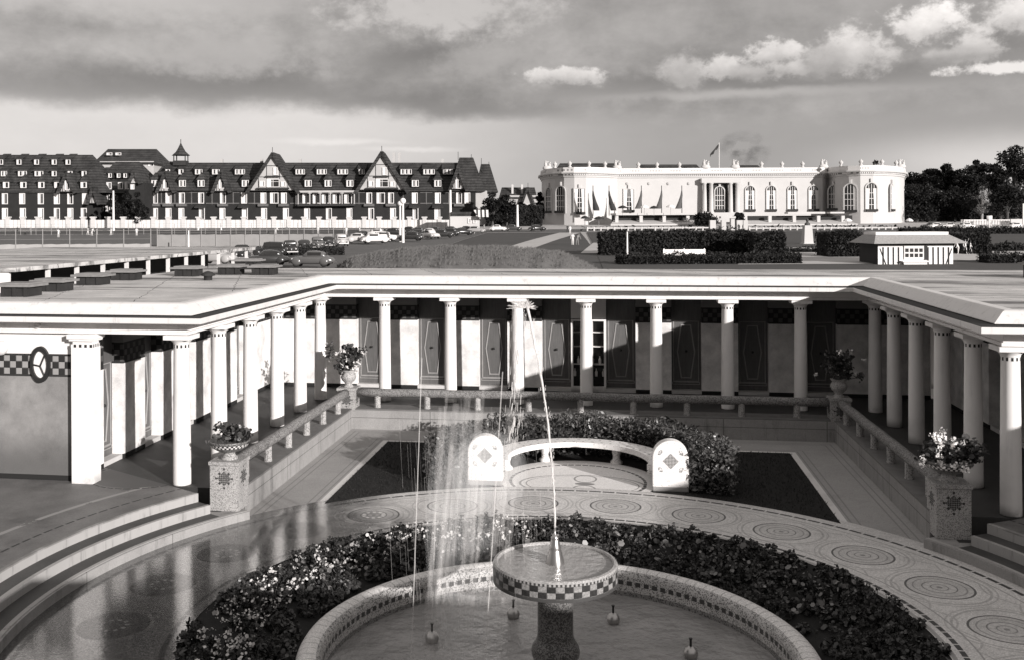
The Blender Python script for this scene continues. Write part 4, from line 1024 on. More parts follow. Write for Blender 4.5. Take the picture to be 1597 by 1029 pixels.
# ------------------------------------------------------------ casino
K = Frame('casino', 1130, 350, 285, 'long white neoclassical casino with arched windows and vases along its roof balustrade', 'casino')
kk = K.k
def kpt(u, dy): return ((u - U0) * (285 + dy) / FPX - (1130 - U0) * kk, dy)
plan = [(845, 26), (845.5, 14), (849, 6), (856, 0), (866, -4.5), (880, -7.5), (896, -9), (914, -9), (930, -7.5), (944, -5), (955, -2), (963, 0), (1085, 0), (1155, 0), (1283, 0), (1291, 2.5), (1299, -1.5), (1310, -5.5), (1324, -8.5), (1342, -10.5), (1362, -10.5), (1380, -8.5), (1394, -5), (1404, 0), (1410, 7), (1411, 26)]
zc = lambda v: (K.v0 - der(1130, v)) * kk
path = [kpt(u, dy) for u, dy in plan]
path = [(p[0], p[1]) for p in path][::-1]          # travel right to left: outside is on the left? (fixed by sign below)
def ksweep(prof, name, mat, par=None):
    b = MB(); b.sweep(path, [(-o if False else o, z) for o, z in prof]); return K.build(b, name, mat, par)
sgn = 1
z0, zt, zcor, zbal = zc(352), zc(278), zc(271), zc(262.5)
# which side is outside: left of travel for right-to-left is -y side
ksweep([(0, z0), (0, zt), (.25, zt + .15), (.25, zt + .5), (.5, zt + .7)], 'wall', M['far_white'])
def dent_mat():
    m = Mat('dentil_stone', .7, .8); x, y, z = m.pos('obj'); n = m.noise(.4, 4); m.color((.72 * (.85 + .25 * n)) * (1 - .7 * (((x + y * .6) / .55) % 1.0).lt(.45))); return m.m
M['dentil'] = dent_mat()
ksweep([(.3, zt + .62), (.55, zt + .62), (.55, zt + 1.0), (.3, zt + 1.0)], 'dentil_course', M['dentil'])
ksweep([(.3, zt + 1.0), (1.0, zt + 1.02), (1.1, zt + 1.25), (1.0, zt + 1.5), (0, zt + 1.5)], 'cornice', M['far_white'])
def bal_mat():
    m = Mat('balustrade_stone', .7, .8); x, y, z = m.pos('obj'); zz = z
    sp = (((x + .3 * y) / 5.6) % 1.0).between(.28, .86); op = sp * zz.between(zt + 1.75, zbal - .45) * (((x + y) / .42) % 1.0).lt(.5)
    m.color(.72 * (1 - .6 * op)); return m.m
M['balus'] = bal_mat()
ksweep([(.35, zt + 1.45), (.35, zbal), (-.2, zbal), (-.2, zt + 1.45)], 'balustrade', M['balus'])
b = MB(); b.poly([(p[0], p[1] + .3, zt + 1.48) for p in path] ); K.build(b, 'roof', M['slate'])
b = MB()
for u0, u1, v in ((872, 978, 253), (1000, 1102, 255), (1160, 1200, 256), (1345, 1372, 251)): 
    if u0 < 1300: q = K(u0, 264, 8), K(u1, 264, 8); b = MB(); roof_prism(b, K, u0, u1, 266, v, 16, 6, 6, 4); K.build(b, 'attic_roof', M['slate'])
# position helpers on the plan
def on_plan(u):
    for (a, ya), (c, yc) in zip(plan, plan[1:]):
        if a <= u <= c: t_ = (u - a) / (c - a); y = ya + (yc - ya) * t_; ang = atan2((yc - ya), (c - a) * kk); return y, ang
    return 0, 0
kw = {}
def arch_window(u, w, v0, v1, arch=True, white=False):
    y, ang = on_plan(u); ww = w * kk / max(.45, cos(ang)); h = (v1 - v0) * kk; key = (round(ww, 1), round(h, 1), arch, white)
    p = Vector((kpt(u, y)[0], y, zc(v1))); p += Vector((sin(ang), -cos(ang), 0)) * .04
    if key in kw: return inst(kw[key], K.e, p, (0, 0, ang))
    r = ww / 2; n = 12; top = h - r if arch else h
    pts = [(-r, 0), (r, 0)] + ([(r * cos(pi * k / n), top + r * sin(pi * k / n)) for k in range(n + 1)] if arch else [(r, top), (-r, top)])
    b = MB(); big = [(x * 1.22, (z - (h * .5)) * 1.06 + h * .5) for x, z in pts]; m = len(pts)
    b.add([(x, -.28, z) for x, z in big] + [(x, -.28, z) for x, z in pts] + [(x, 0, z) for x, z in big] + [(x, 0, z) for x, z in pts], [(k, (k + 1) % m, m + (k + 1) % m, m + k) for k in range(m)] + [(k, (k + 1) % m, 2 * m + (k + 1) % m, 2 * m + k) for k in range(m)] + [(m + k, m + (k + 1) % m, 3 * m + (k + 1) % m, 3 * m + k) for k in range(m)])
    b.box(-.3, .3, -.4, -.0, h * 1.03, h * 1.03 + 1.0)
    o = b.build('window', M['far_white'], K.e, p, (0, 0, ang)); kw[key] = o
    b = MB(); b.poly([(x, -.05, z) for x, z in pts]); b.build('pane', M['far_glass'], o)
    b = MB()
    for x in (-r * .5, 0, r * .5): b.box(x - .06, x + .06, -.12, -.055, 0, top + (r * .8 if arch else 0))
    for z in [h * f for f in (.0, .22, .44, .64)]: b.box(-r, r, -.115, -.052, z, z + .12)
    if white:
        for sx in (-1, 1): b.prism([(sx * r * .98, 0), (sx * r * .55, 0), (sx * r * .3, top), (sx * r * .98, top)], -.10, -.06, lambda a, q, hh: (a, hh, q))
    b.build('glazing_bars', M['shutter'], o)
    b = MB(); b.box(-r * 1.1, r * 1.1, -.7, -.3, -.1, .5); b.build('window_balcony', M['timber'], o)
    return o
for u, w, v0, v1, a, wh in [(857, 9, 292, 331, True, False), (875, 12, 291, 331, True, False), (904, 15, 295, 333, False, True), (981, 15, 295, 330, False, True), (1170, 14, 291, 330, True, True), (1203, 14, 291, 330, True, True), (1236, 14, 291, 330, True, True), (1269, 14, 291, 330, True, True), (1301, 9, 291, 329, True, False), (1327, 15, 290, 332, True, False), (1359, 16, 289, 331, True, True), (1390, 10, 290, 331, True, True)]:
    arch_window(u, w, v0, v1, a, wh)
# portico
b = MB(); K.box(b, 1098, 1106, 287, 332, -.12, .0); K.box(b, 1109, 1135, 287, 332, -.12, 0); K.box(b, 1140, 1147, 287, 332, -.12, 0); pr = K.build(b, 'portico_shade_panel', plain('painted_recess_shade', .04, .9))  # flat dark panels: shade of the portico openings painted on the wall
for u in (1097, 1107.5, 1137.5, 1148):
    p = K(u, 333, -1.3)
    b = MB(); b.smooth = True; b.lathe([(.85, 0), (.85, .3), (.65, .4), (.62, 4), (.52, 45 * kk), (.75, 46 * kk), (.75, 47 * kk), (0, 47 * kk)], 14); b.build('portico_column', M['far_white'], K.e, p)
b = MB(); K.box(b, 1092, 1153, 279, 286, -2.0, .1); K.build(b, 'portico_entablature', M['far_white']); b = MB(); K.box(b, 1088, 1158, 332, 352, -2.4, 0); K.build(b, 'portico_base', M['far_white'])
arch_window(1122, 14, 292, 330, True, False).location.y -= .15
# wall medallions and roof vases
for u in (1012, 1042, 1074, 978): p = K(u, 287, -.1); b = MB(); b.smooth = True; b.ball((0, 0, 0), .42, 8, 5, (1, .5, 1)); b.build('medallion', M['plaster'], K.e, p)
vase = None
for u in (866, 889, 919, 944, 996, 1025, 1060, 1188, 1220, 1252, 1312, 1343, 1376, 1398):
    y, a = on_plan(u); p = Vector((kpt(u, y)[0], y, zbal))
    if vase is None:
        b = MB(); b.smooth = True; b.lathe([(.5, 0), (.5, .25), (.22, .4), (.55, .9), (.62, 1.15), (.35, 1.4), (.2, 1.55), (.12, 1.75), (0, 1.8)], 10); vase = b.build('roof_vase', M['far_white'], K.e, p)
    else: inst(vase, K.e, p)
grp = None
for u in (854, 963, 1101, 1147, 1285, 1406):
    y, a = on_plan(u); p = Vector((kpt(u, y)[0], y, zbal))
    if grp is None:
        b = MB(); b.smooth = True; b.ball((0, 0, .3), .9, 10, 6, (1.5, .8, .8)); b.ball((-.5, 0, 1.2), .55, 8, 6, (.8, .8, 1.5)); b.ball((.6, 0, 1.0), .5, 8, 6, (.9, .8, 1.3)); b.ball((-.45, 0, 2.1), .28, 8, 6); b.ball((.75, 0, 1.75), .25, 8, 6); b.tube([(-.4, 0, 1.6), (.3, 0, 2.2)], .14, 6); grp = b.build('roof_sculpture', M['far_white'], K.e, p)
    else: inst(grp, K.e, p)
# terraces in front of the casino
Tr = Frame('casino_terrace', 1080, 353, 268, 'raised white casino terrace with a long pale awning over dark openings', 'terrace')
b = MB(); Tr.box(b, 960, 1087, 333, 336, 0, 9); Tr.build(b, 'upper_ledge', M['far_white'])
b = MB(); Tr.box(b, 962, 1087, 336, 353, 2.5, 9); Tr.box(b, 1158, 1335, 337, 353, 2.5, 9); Tr.build(b, 'dark_front', M['far_dark'] if 'far_dark' in M else plain('painted_front_shade', .03, .9))  # solid dark block painted as the shade inside the terrace openings
pil = None
for u in (962, 1000, 1036, 1073, 1110, 1163, 1201, 1239, 1277, 1315):
    p = Tr(u, 353, .4)
    if pil is None: b = MB(); b.box(-.42, .42, -.4, .4, 0, 16 * Tr.k); pil = b.build('pillar', M['far_white'], Tr.e, p)
    else: inst(pil, Tr.e, p)
def awning(u0, u1, name='awning'):
    b = MB(); p, q = Tr(u0, 344, 0), Tr(u1, 344, 0); zz = (p.z + q.z) / 2
    b.add([(p.x + 1.5, 2.5, zz), (q.x - 1.5, 2.5, zz), (q.x, -2.6, zz - 1.0), (p.x, -2.6, zz - 1.0), (p.x, -2.6, zz - 1.35), (q.x, -2.6, zz - 1.35)], [(0, 1, 2, 3), (3, 2, 5, 4)]); Tr.build(b, name, M['far_white'])
awning(950, 1112); awning(1158, 1332)
b = MB(); Tr.box(b, 1228, 1286, 331, 334, -.5, 2.4); Tr.box(b, 1294, 1316, 331, 333.5, -.5, 2.4); Tr.build(b, 'white_canopy', M['far_white'])
gate = Frame('white_gate', 1140, 361, 240, 'white entrance gate with square pillars before the casino portico', 'gate')
for u, w in ((1112, 9), (1129, 7), (1143, 6), (1154, 9), (1163, 7)):
    b = MB(); gate.box(b, u - w / 2, u + w / 2, 344 if w > 6 else 340, 362, 0, 1.2); b.build('pillar', M['far_white'], gate.e)
b = MB(); gate.box(b, 1124, 1147, 338, 341, -.3, 1.5); b.build('lintel', M['far_white'], gate.e)
def balustrade(u0, u1, label):
    f = Frame('garden_railing', (u0 + u1) / 2, 362, 236, label, 'railing')
    for va, vb, nm in ((355, 357, 'top_rail'), (360.5, 362.5, 'bottom_rail')): b = MB(); f.box(b, u0, u1, va, vb, 0, .25); b.build(nm, M['far_white'], f.e)
    post = None
    for i in range(int((u1 - u0) / 10.6) + 1):
        p = f(u0 + 10.6 * i + 1, 362.5, .1)
        if post is None: b = MB(); b.box(-.16, .16, -.16, .16, 0, 8 * f.k); post = b.build('post', M['far_white'], f.e, p)
        else: inst(post, f.e, p)
balustrade(915, 1105, 'low white railing before the casino left of the gate'); balustrade(1168, 1405, 'low white railing before the casino right of the gate')
# ------------------------------------------------------------ shed with flat roof, left middle distance
shed = empty('cabin_shed', (-21, 45, -.35), 'long low shed with a flat grey roof and dark open front beyond the baths', 'shed')
def SB(b, name, mat, par=None): 
    o = b.build(name, mat, par or shed); o.location = (21, -45, .35); return o
b = MB(); b.box(-34, -20.3, 33.5, 58, 3.05, 3.2); SB(b, 'roof', M['roof'])
b = MB(); b.box(-34, -23.2, 33.6, 57.9, -.6, 3.04); SB(b, 'wall', plain('creosoted_boards', .03, .9, .4, 3))
b = MB(); b.box(-23.1, -20.6, 33.6, 33.75, -.6, 3.04); SB(b, 'end_panel', M['white'])
pst = None
for k in range(11):
    if pst is None: b = MB(); b.box(-.07, .07, -.07, .07, 0, 3.4); pst = b.build('post', M['white_old'], shed, (.5, -45 + 36, -.0))
    else: inst(pst, shed, (.5, -45 + 36 + 2.1 * k, 0))
# ------------------------------------------------------------ tennis fences
def fence(u0, u1, D, h, canvas, step, label, cm):
    p0, p1 = ground_at(u0, D), ground_at(u1, D); o = empty('tennis_fence', p0, label, 'fence', PHI); n = max(2, int((u1 - u0) / step)); W_ = (p1 - p0).length
    pst = None
    for i in range(n + 1):
        if pst is None: b = MB(); b.tube([(0, 0, 0), (0, 0, h)], .05, 6); pst = b.build('post', M['fence_post'], o, (0, 0, 0))
        else: inst(pst, o, (W_ * i / n, 0, 0))
    b = MB(); m = 40; b.add([(W_ * i / m, .08, z + .03 * sin(i * 2.1)) for z in (0.05, canvas) for i in range(m + 1)], [(i, i + 1, m + 2 + i, m + 1 + i) for i in range(m)]); b.build('windscreen', cm, o)
    b = MB()
    for z in [canvas + (h - canvas) * f for f in (.33, .66, 1)]: b.tube([(0, 0, z), (W_, 0, z)], .012, 4)
    b.build('wires', M['fence_post'], o)['kind'] = 'stuff'
M['fence_post'] = plain('weathered_post', .3, .8)
M['canvas'] = plain('pale_canvas', .36, .9, .2, .8); M['canvas_grey'] = plain('grey_canvas', .26, .9, .2, .8)
fence(-60, 235, 126, 3.0, 1.15, 37, 'tennis court fence with thin posts and a pale canvas windscreen behind the shed roof', M['canvas'])
fence(245, 520, 146, 2.6, 1.7, 22, 'tennis court fence with a grey canvas screen behind the parked cars', M['canvas_grey'])
fence(-40, 560, 226, 2.4, .9, 24, 'far tennis court fence with a dark hedge like screen under the promenade wall', plain('dark_screen', .05, .9))

# ------------------------------------------------------------ clipped hedges
def hedge_box(u0, u1, vt, D, depth, label, n, size=.16, name='hedge', zb=None):
    p = far((u0 + u1) / 2, vt, D); zb = terrain(D) - .1 if zb is None else zb; hh = p.z - zb; w = (u1 - u0) * D / FPX
    o = empty(name, (p.x, p.y, zb), label, 'hedge', PHI)
    b = MB(); b.box(-w / 2 + .15, w / 2 - .15, .15, depth - .15, 0, hh - .15); b.build('inner_mass', M['soil'], o)
    b = MB(); pts = []
    for k in range(n):
        f = rnd.random(); x = rnd.uniform(-w / 2, w / 2); wv = .12 * sin(x * 1.7) + .08 * sin(x * 4.3 + 1) + rnd.choice((0, 0, 0, .15))
        if f < .62: pts.append((x, rnd.gauss(0, .06), rnd.uniform(.05, hh)))
        elif f < .9: pts.append((x, rnd.uniform(0, depth), hh + rnd.gauss(0, .05) + wv))
        else: pts.append((rnd.choice((-1, 1)) * w / 2 + rnd.gauss(0, .05), rnd.uniform(0, depth), rnd.uniform(.05, hh)))
    leaves(b, pts, size, .5, 4, .4); b.build('foliage', M['leaf_far'], o, flip=False)
hedge_box(938, 1172, 363, 113.5, 3, 'tall dark clipped hedge behind the long white bench', 7000)
hedge_box(1176, 1225, 366, 108, 2.5, 'short tall hedge end standing left of the bust monument', 2600)
hedge_box(966, 1250, 398.5, 97, 2.2, 'low clipped hedge running in front of the long white bench', 6000, .12)
hedge_box(1291, 1345, 364, 108, 4, 'tall square hedge between the bust monument and the kiosk', 2600)
hedge_box(1500, 1545, 366, 112, 3, 'dark hedge behind the three white figures', 2200)
hedge_box(1541, 1700, 397, 96, 2.2, 'low hedge at the right edge of the gardens', 3000, .12)
hedge_box(1548, 1700, 383, 118, 3, 'hedge under the pale grass bank at the far right', 2600)
hedge_box(1412, 1720, 318, 318, 10, 'dense dark undergrowth filling the wood behind the road', 5200, .5)
hedge_box(760, 846, 322, 268, 8, 'dark shrubbery mass between the hotel and the casino', 2600, .4)
hedge_box(1410, 1720, 355, 190, 3, 'long low dark hedge bordering the far road on the right', 3600, .2)
hedge_box(400, 535, 385, 118, .8, 'thin dark hedge strip beside the parked cars', 1500, .12)
hedge_box(1225, 1290, 388, 118, 2.5, 'low planted border round the foot of the bust monument', 1300, .12)
# ------------------------------------------------------------ trees
def tree(u, D, vtop, wpx, label, seed, mat='leaf_tree', vbase=None, n=2600, trunk=.3, kind='round', lean=0, size=None, gap=.0):
    r = random.Random(seed); p = ground_at(u, D); top = far(u, vtop, D).z - p.z; w = wpx * D / FPX / 2; o = empty('tree', p, label, 'tree')
    b = MB(); b.tube([(0, 0, -.3), (r.gauss(0, .2), 0, top * .35), (lean * .5, 0, top * .7)], [.035 * top, .025 * top, .01 * top], 8)
    blobs = []; N = 15
    for k in range(N):
        if kind == 'pine': z = top * r.uniform(.55, .95); rr = w * r.uniform(.25, .5); x = r.uniform(-1, 1) * w * (.9 - .3 * (z / top - .6))
        elif kind == 'cone': z = top * (.15 + .8 * k / N); f = 1 - z / top; rr = w * (.3 + .5 * f) * r.uniform(.7, 1.1); x = r.uniform(-.5, .5) * w * (f + .1)
        elif kind == 'bare': z = top * r.uniform(.3, .92); f = z / top; rr = w * r.uniform(.2, .34); x = r.uniform(-1, 1) * w * (.25 + .6 * f if f < .7 else 1.4 - f)
        else: z = top * r.uniform(.22, .84); rr = w * r.uniform(.3, .5); x = r.uniform(-1, 1) * w * .75 * (1 - abs(z / top - .5) * .9)
        y = r.uniform(-.7, .7) * w; blobs.append((x + lean * z / top, y, z, rr)); 
        b.tube([(0, 0, top * r.uniform(.15, .45)), (x * .5 + lean * .4, y * .5, z * .8), (x + lean * z / top, y, z)], [.014 * top, .008 * top, .003 * top], 5)
    blobs.append((lean, 0, top - w * .3, w * .32))
    b.build('trunk', M['bark'] if mat != 'leaf_pale' else M['bark_pale'], o)
    b = MB(); sz = size or max(.14, D * .0013)
    for k in range(n):
        x, y, z, rr = r.choice(blobs); v = Vector((r.gauss(0, 1), r.gauss(0, 1), r.gauss(0, 1))).normalized() * (rr * (r.uniform(.55, 1.05) if r.random() < .8 else r.uniform(1, 1.25))); v.z *= (.42 if kind == 'pine' else .8)
        q = Vector((x, y, z)) + v
        if q.z < .1: continue
        leaves(b, [q], sz * r.uniform(.7, 1.3), .6, 4, .3)
    b.build('crown', M[mat], o, flip=False)
M['bark_pale'] = plain('pale_bark', .3, .9, .4, 3)
TR = [(1424, 330, 268, 60, 'bushy dark tree touching the right end of the casino', 'round'), (1440, 320, 270, 56, 'lower dark tree second from the casino end', 'round'), (1456, 345, 261, 46, 'flat topped pine with a branch pointing left', 'pine'), (1477, 340, 255, 40, 'dark conical tree peaking above the wood', 'cone'), (1497, 335, 264, 44, 'broad dark tree right of the conical one', 'round'), (1523, 345, 250, 26, 'slim dark tree with a round top', 'round'), (1512, 330, 258, 50, 'spreading tree below the slim round topped one', 'round'), (1548, 335, 256, 54, 'wide umbrella crowned tree left of the tallest tree', 'pine'), (1585, 300, 226, 62, 'tallest dark tree at the right edge of the picture', 'round'), (1560, 292, 262, 50, 'shaggy dark tree leaning against the tallest tree', 'round'), (1625, 300, 230, 70, 'massive dark tree beyond the right edge', 'round'), (1446, 300, 292, 60, 'dark undergrowth tree before the pine', 'round'), (1490, 296, 290, 66, 'dark round tree behind the far parked cars', 'round'), (1570, 285, 285, 60, 'low dark tree behind the white road fence', 'round'), (1430, 296, 288, 56, 'short dark tree beside the casino wall', 'round')]
for i, (u, D, vt, w, lab, kd) in enumerate(TR): tree(u, D, vt, w, lab, 100 + i, kind=kd, n=5200)
tree(1531, 272, 288, 38, 'pale feathery young tree standing before the dark wood', 150, 'leaf_pale', n=900, kind='bare', size=.22)
tree(1503, 284, 272, 60, 'grey green loose tree crown in front of the pines', 151, 'leaf_mid', n=1100, size=.26) if 'leaf_mid' in M else None
for i, (u, D, vt, w, lab) in enumerate([(768, 262, 300, 34, 'black leafy tree just right of the hotel end'), (790, 268, 303, 36, 'dark bushy tree between the hotel and the white gabled house'), (842, 292, 300, 20, 'narrow dark tree beside the casino left end'), (812, 300, 316, 22, 'small dark tree before the white gabled house'), (197, 258, 296, 22, 'dark tree filling the gap between the hotel blocks'), (214, 256, 300, 26, 'ivy dark tree below the small gabled house'), (180, 256, 306, 20, 'dark shrubby tree at the corner of the left hotel block'), (1100, 262, 333, 34, 'low shrub left of the casino portico steps'), (1150, 262, 332, 22, 'low shrub right of the casino portico steps')]): tree(u, D, vt, w, lab, 200 + i, n=2800)
tree(1366, 330, 250, 26, 'dark tree top rising behind the right casino pavilion', 230, n=700)

# ------------------------------------------------------------ kiosk
Q = Frame('garden_kiosk', 1427, 419, 95, 'small white half timbered kiosk with a shingled hipped roof in the gardens', 'kiosk')
b = MB(); Q.box(b, 1369, 1486, 379, 424, 0, 4.3); Q.build(b, 'wall', M['white'])
b = MB(); pq = Q(1368.9, 380, 0); pz = Q(1368.9, 424, 0); b.box(pq.x - .03, pq.x, .02, 4.3, pz.z, pq.z); Q.build(b, 'side_wall', M['timber'])  # dark sheet paints shade onto the white kiosk's left side
M['shingle'] = plain('wood_shingle', .34, .9, .5, 6, bump=.6)
b = MB(); A = [Q(1357, 380.5, -.9), Q(1503, 379.5, -.9), Q(1503, 379.5, 5.2), Q(1357, 380.5, 5.2)]; R = [Q(1369, 367, .5), Q(1484, 366.5, .5), Q(1484, 366.5, 3.4), Q(1369, 367, 3.4)]
b.add(A + R, [(0, 1, 5, 4), (1, 2, 6, 5), (2, 3, 7, 6), (3, 0, 4, 7), (0, 3, 2, 1), (4, 5, 6, 7)]); Q.build(b, 'roof', M['shingle'])
b = MB(); Q.box(b, 1369.5, 1483.5, 362.5, 367.5, .55, 3.35); Q.build(b, 'roof_parapet', M['white'])
def bar(u0, u1, v0, v1, name='timber'): b = MB(); Q.box(b, u0, u1, v0, v1, -.06, 0); return b
tm = None
for u in (1377, 1385, 1393, 1401, 1447, 1455, 1463, 1471, 1479):
    p = Q(u, 419, -.0)
    if tm is None: b = MB(); b.box(-.055, .055, -.05, .0, 0, 33 * Q.k); tm = b.build('timber_stud', M['timber'], Q.e, p)
    else: inst(tm, Q.e, p)
for ua, ub in ((1372, 1383), (1484, 1473)):
    b = MB(); a, c = Q(ua, 388), Q(ub, 418); b.tube([(a.x, -.03, a.z), (c.x, -.03, c.z)], .04, 4); Q.build(b, 'brace', M['timber'])
b = MB(); Q.box(b, 1369, 1486, 380, 382.5, -.3, -.02); Q.build(b, 'eaves_beam', M['timber'])
b = MB(); Q.box(b, 1409, 1440, 384, 405, -.1, -.02); w = Q.build(b, 'window', M['shutter'])
b = MB(); Q.box(b, 1440.2, 1446, 384, 406, -.02 - .02, -.005); Q.build(b, 'door_shade', M['timber'])
for i in range(4):
    for j in range(2): b = MB(); Q.box(b, 1411 + 7.3 * i, 1416 + 7.3 * i, 388 + 8 * j, 393.5 + 8 * j, -.13, -.101); Q.build(b, 'pane', M['far_glass'], w)
b = MB(); Q.box(b, 1404, 1446, 407, 409, -.5, -.02); Q.box(b, 1407, 1443, 409, 424, -.35, -.02); Q.build(b, 'counter', M['white'])
# bust monument
Y = Frame('bust_monument', 1259, 384, 143, 'tall white stone plinth carrying a dark bust between the hedges', 'monument')
b = MB(); k = Y.k
b.prism([(-10 * k, 0), (10 * k, 0), (9 * k, 4 * k), (-9 * k, 4 * k)], -10 * k, 10 * k, lambda a, q, h: (a, h, q))
b.add([(sx * w_ * k, sy * w_ * k, z * k) for w_, z in ((7.2, 4), (5.6, 32)) for sx, sy in ((-1, -1), (1, -1), (1, 1), (-1, 1))], [(0, 1, 5, 4), (1, 2, 6, 5), (2, 3, 7, 6), (3, 0, 4, 7), (4, 5, 6, 7)])
Y.build(b, 'plinth', M['far_white'])
b = MB(); b.smooth = True; b.ball((0, 0, 33.5 * k), 4.6 * k, 10, 6, (1, .7, .75)); b.tube([(0, 0, 34 * k), (0, 0, 38.5 * k)], [2.2 * k, 1.5 * k], 8); b.ball((0, 0, 40 * k), 2.6 * k, 10, 8, (.85, 1, 1.15)); Y.build(b, 'bust', plain('bronze', .06, .5))
# long white bench
Z = Frame('garden_bench', 1067, 404, 110, 'long white slatted bench in front of the tall hedge', 'bench')
w = 33 * Z.k
b = MB(); b.box(-w, w, 0, .06, .5, 1.0); Z.build(b, 'backrest', M['white'])
b = MB(); b.box(-w, w, -.45, -.01, .40, .45); Z.build(b, 'seat', M['white'])
lg = None
for x in (-w + .1, 0, w - .1):
    if lg is None: b = MB(); b.box(-.05, .05, -.42, .06, -.1, .395); b.box(-.05, .05, .065, .12, -.1, 1.1); lg = b.build('leg', M['white'], Z.e, (x, 0, 0))
    else: inst(lg, Z.e, (x, 0, 0))
# poles
def pole(u, vt, D, r, label, name='lamp_post', cat='post', head=None, mat='white'):
    p = ground_at(u, D); h = far(u, vt, D).z - p.z; o = empty(name, p, label, cat); b = MB(); b.tube([(0, 0, -.2), (0, 0, h)], [r * 1.2, r * .8], 8); b.build('pole', M[mat], o)
    b = MB(); b.smooth = True
    if head == 'ball': b.ball((0, 0, h), r * 2.6, 8, 6); b.build('lamp', M['white'], o)
    elif head == 'sign': b.box(-.6, .6, -.06, .06, h - 1.1, h); b.build('sign_board', M['white'], o)
    return o
pole(624, 318, 160, .16, 'left one of two tall white posts by the car park', head='ball'); pole(628.5, 314, 156, .18, 'right and taller one of two white posts by the car park', head='ball')
pole(702.5, 297, 244, .3, 'tall white pole before the end of the hotel'); pole(807, 320, 262, .28, 'white pole before the dark trees left of the casino')
pole(978, 362, 110, .09, 'slim white pole against the tall hedge', name='pole'); pole(1543, 337, 236, .16, 'white sign board on a post by the far road', name='road_sign', cat='sign', head='sign')
pole(1596, 318, 250, .22, 'white post at the right edge before the wood'); pole(177, 298, 250, .24, 'white pole at the corner of the left hotel block'); pole(294, 360, 140, .1, 'white corner post of the tennis court', name='corner_post')
# flag on the casino
fp = empty('flagpole', far(1122, 262, 287), 'white flagpole on the casino roof with a drooping dark flag', 'flagpole', PHI)
b = MB(); b.tube([(0, 0, -1), (0, 0, 7.0)], .08, 6); b.build('pole', M['white'], fp)
b = MB(); n = 8
b.add([(-(2.5 * i / n), .15 * sin(i), 6.7 - 2.9 * (i / n) ** 1.1 - (1.15 if j else 0) * (.55 + .45 * sin(i * .9) ** 2)) for j in (0, 1) for i in range(n + 1)], [(i, i + 1, n + 2 + i, n + 1 + i) for i in range(n)]); b.build('flag', plain('dark_flag', .04, .9), fp)
# furled flags and parasols on the terrace
for u, vt, vb, dr, lab in [(925, 290, 331, 8, 'dark furled flag on a pole, leftmost before the casino'), (950, 290, 331, 10, 'dark furled flag on a pole, second from the left before the casino'), (1000.5, 290, 328, -9, 'grey furled flag on a pole right of the lone casino window'), (1032, 290, 328, -8, 'grey furled flag on a pole in the middle of the terrace'), (1063.5, 290, 328, -9, 'grey furled flag on a pole nearest the casino portico')]:
    D = 270; p = far(u, vb + 6, D); o = empty('furled_flag', p, lab, 'flag', PHI, 'furled flags before the casino'); h = (vb + 6 - vt) * D / FPX; k = D / FPX
    b = MB(); b.tube([(0, 0, 0), (0, 0, h)], .1, 6); b.build('pole', M['black'], o)
    b = MB(); z1 = h - 15 * k; q = 3 * k
    ring_ = lambda z, w_, x_: [(x_ + w_ * cos(2 * pi * i / 8), w_ * .5 * sin(2 * pi * i / 8), z) for i in range(8)]
    vs = []; lv = [(h - 8 * k, .14, 0), (z1, .3, dr * .05 * k), (z1 - 10 * k, .5, dr * .3 * k), (z1 - 20 * k, .8, dr * .6 * k), (8 * k, .75, dr * .7 * k)]
    for z, w_, x_ in lv: vs += ring_(z, w_, x_)
    b.smooth = True; b.add(vs, [(i * 8 + j, i * 8 + (j + 1) % 8, (i + 1) * 8 + (j + 1) % 8, (i + 1) * 8 + j) for i in range(len(lv) - 1) for j in range(8)]); b.build('cloth', plain('flag_cloth', .04 if u < 990 else .1, .9), o)
par0 = {}
def parasol(u, v, D, wpx, dark, label, zb=None):
    p = far(u, v, D); w = wpx * D / FPX / 2; gz = p.z - 2.6 if zb is None else zb; o = empty('parasol', (p.x, p.y, gz), label, 'parasol', 0, 'parasols round the casino terrace'); h = p.z - gz
    b = MB(); b.lathe([(w, h - .75), (w * .98, h - .55), (w * .6, h - .2), (0, h + .05)], 10); b.build('canopy', M['black'] if dark else M['white'], o); b = MB(); b.tube([(0, 0, 0), (0, 0, h)], .05, 5); b.build('pole', M['fence_post'], o)
for u, v, D, w, dk, lab in [(971, 321, 266, 15, 1, 'dark parasol at the left end of the upper casino terrace'), (1005, 320, 266, 13, 0, 'white parasol beside the middle furled flags'), (1020, 321.5, 266, 14, 1, 'dark parasol in the middle of the upper casino terrace'), (1046, 319.5, 266, 14, 0, 'white parasol before the last furled flag'), (912, 337, 262, 13, 1, 'dark parasol below the left casino pavilion'), (934, 338, 258, 16, 1, 'dark parasol in the garden left of the long awning'), (1322, 341, 250, 14, 0, 'white domed parasol below the right casino pavilion'), (1418, 341, 250, 12, 0, 'white domed parasol at the right end of the casino')]: parasol(u, v, D, w, dk, lab)
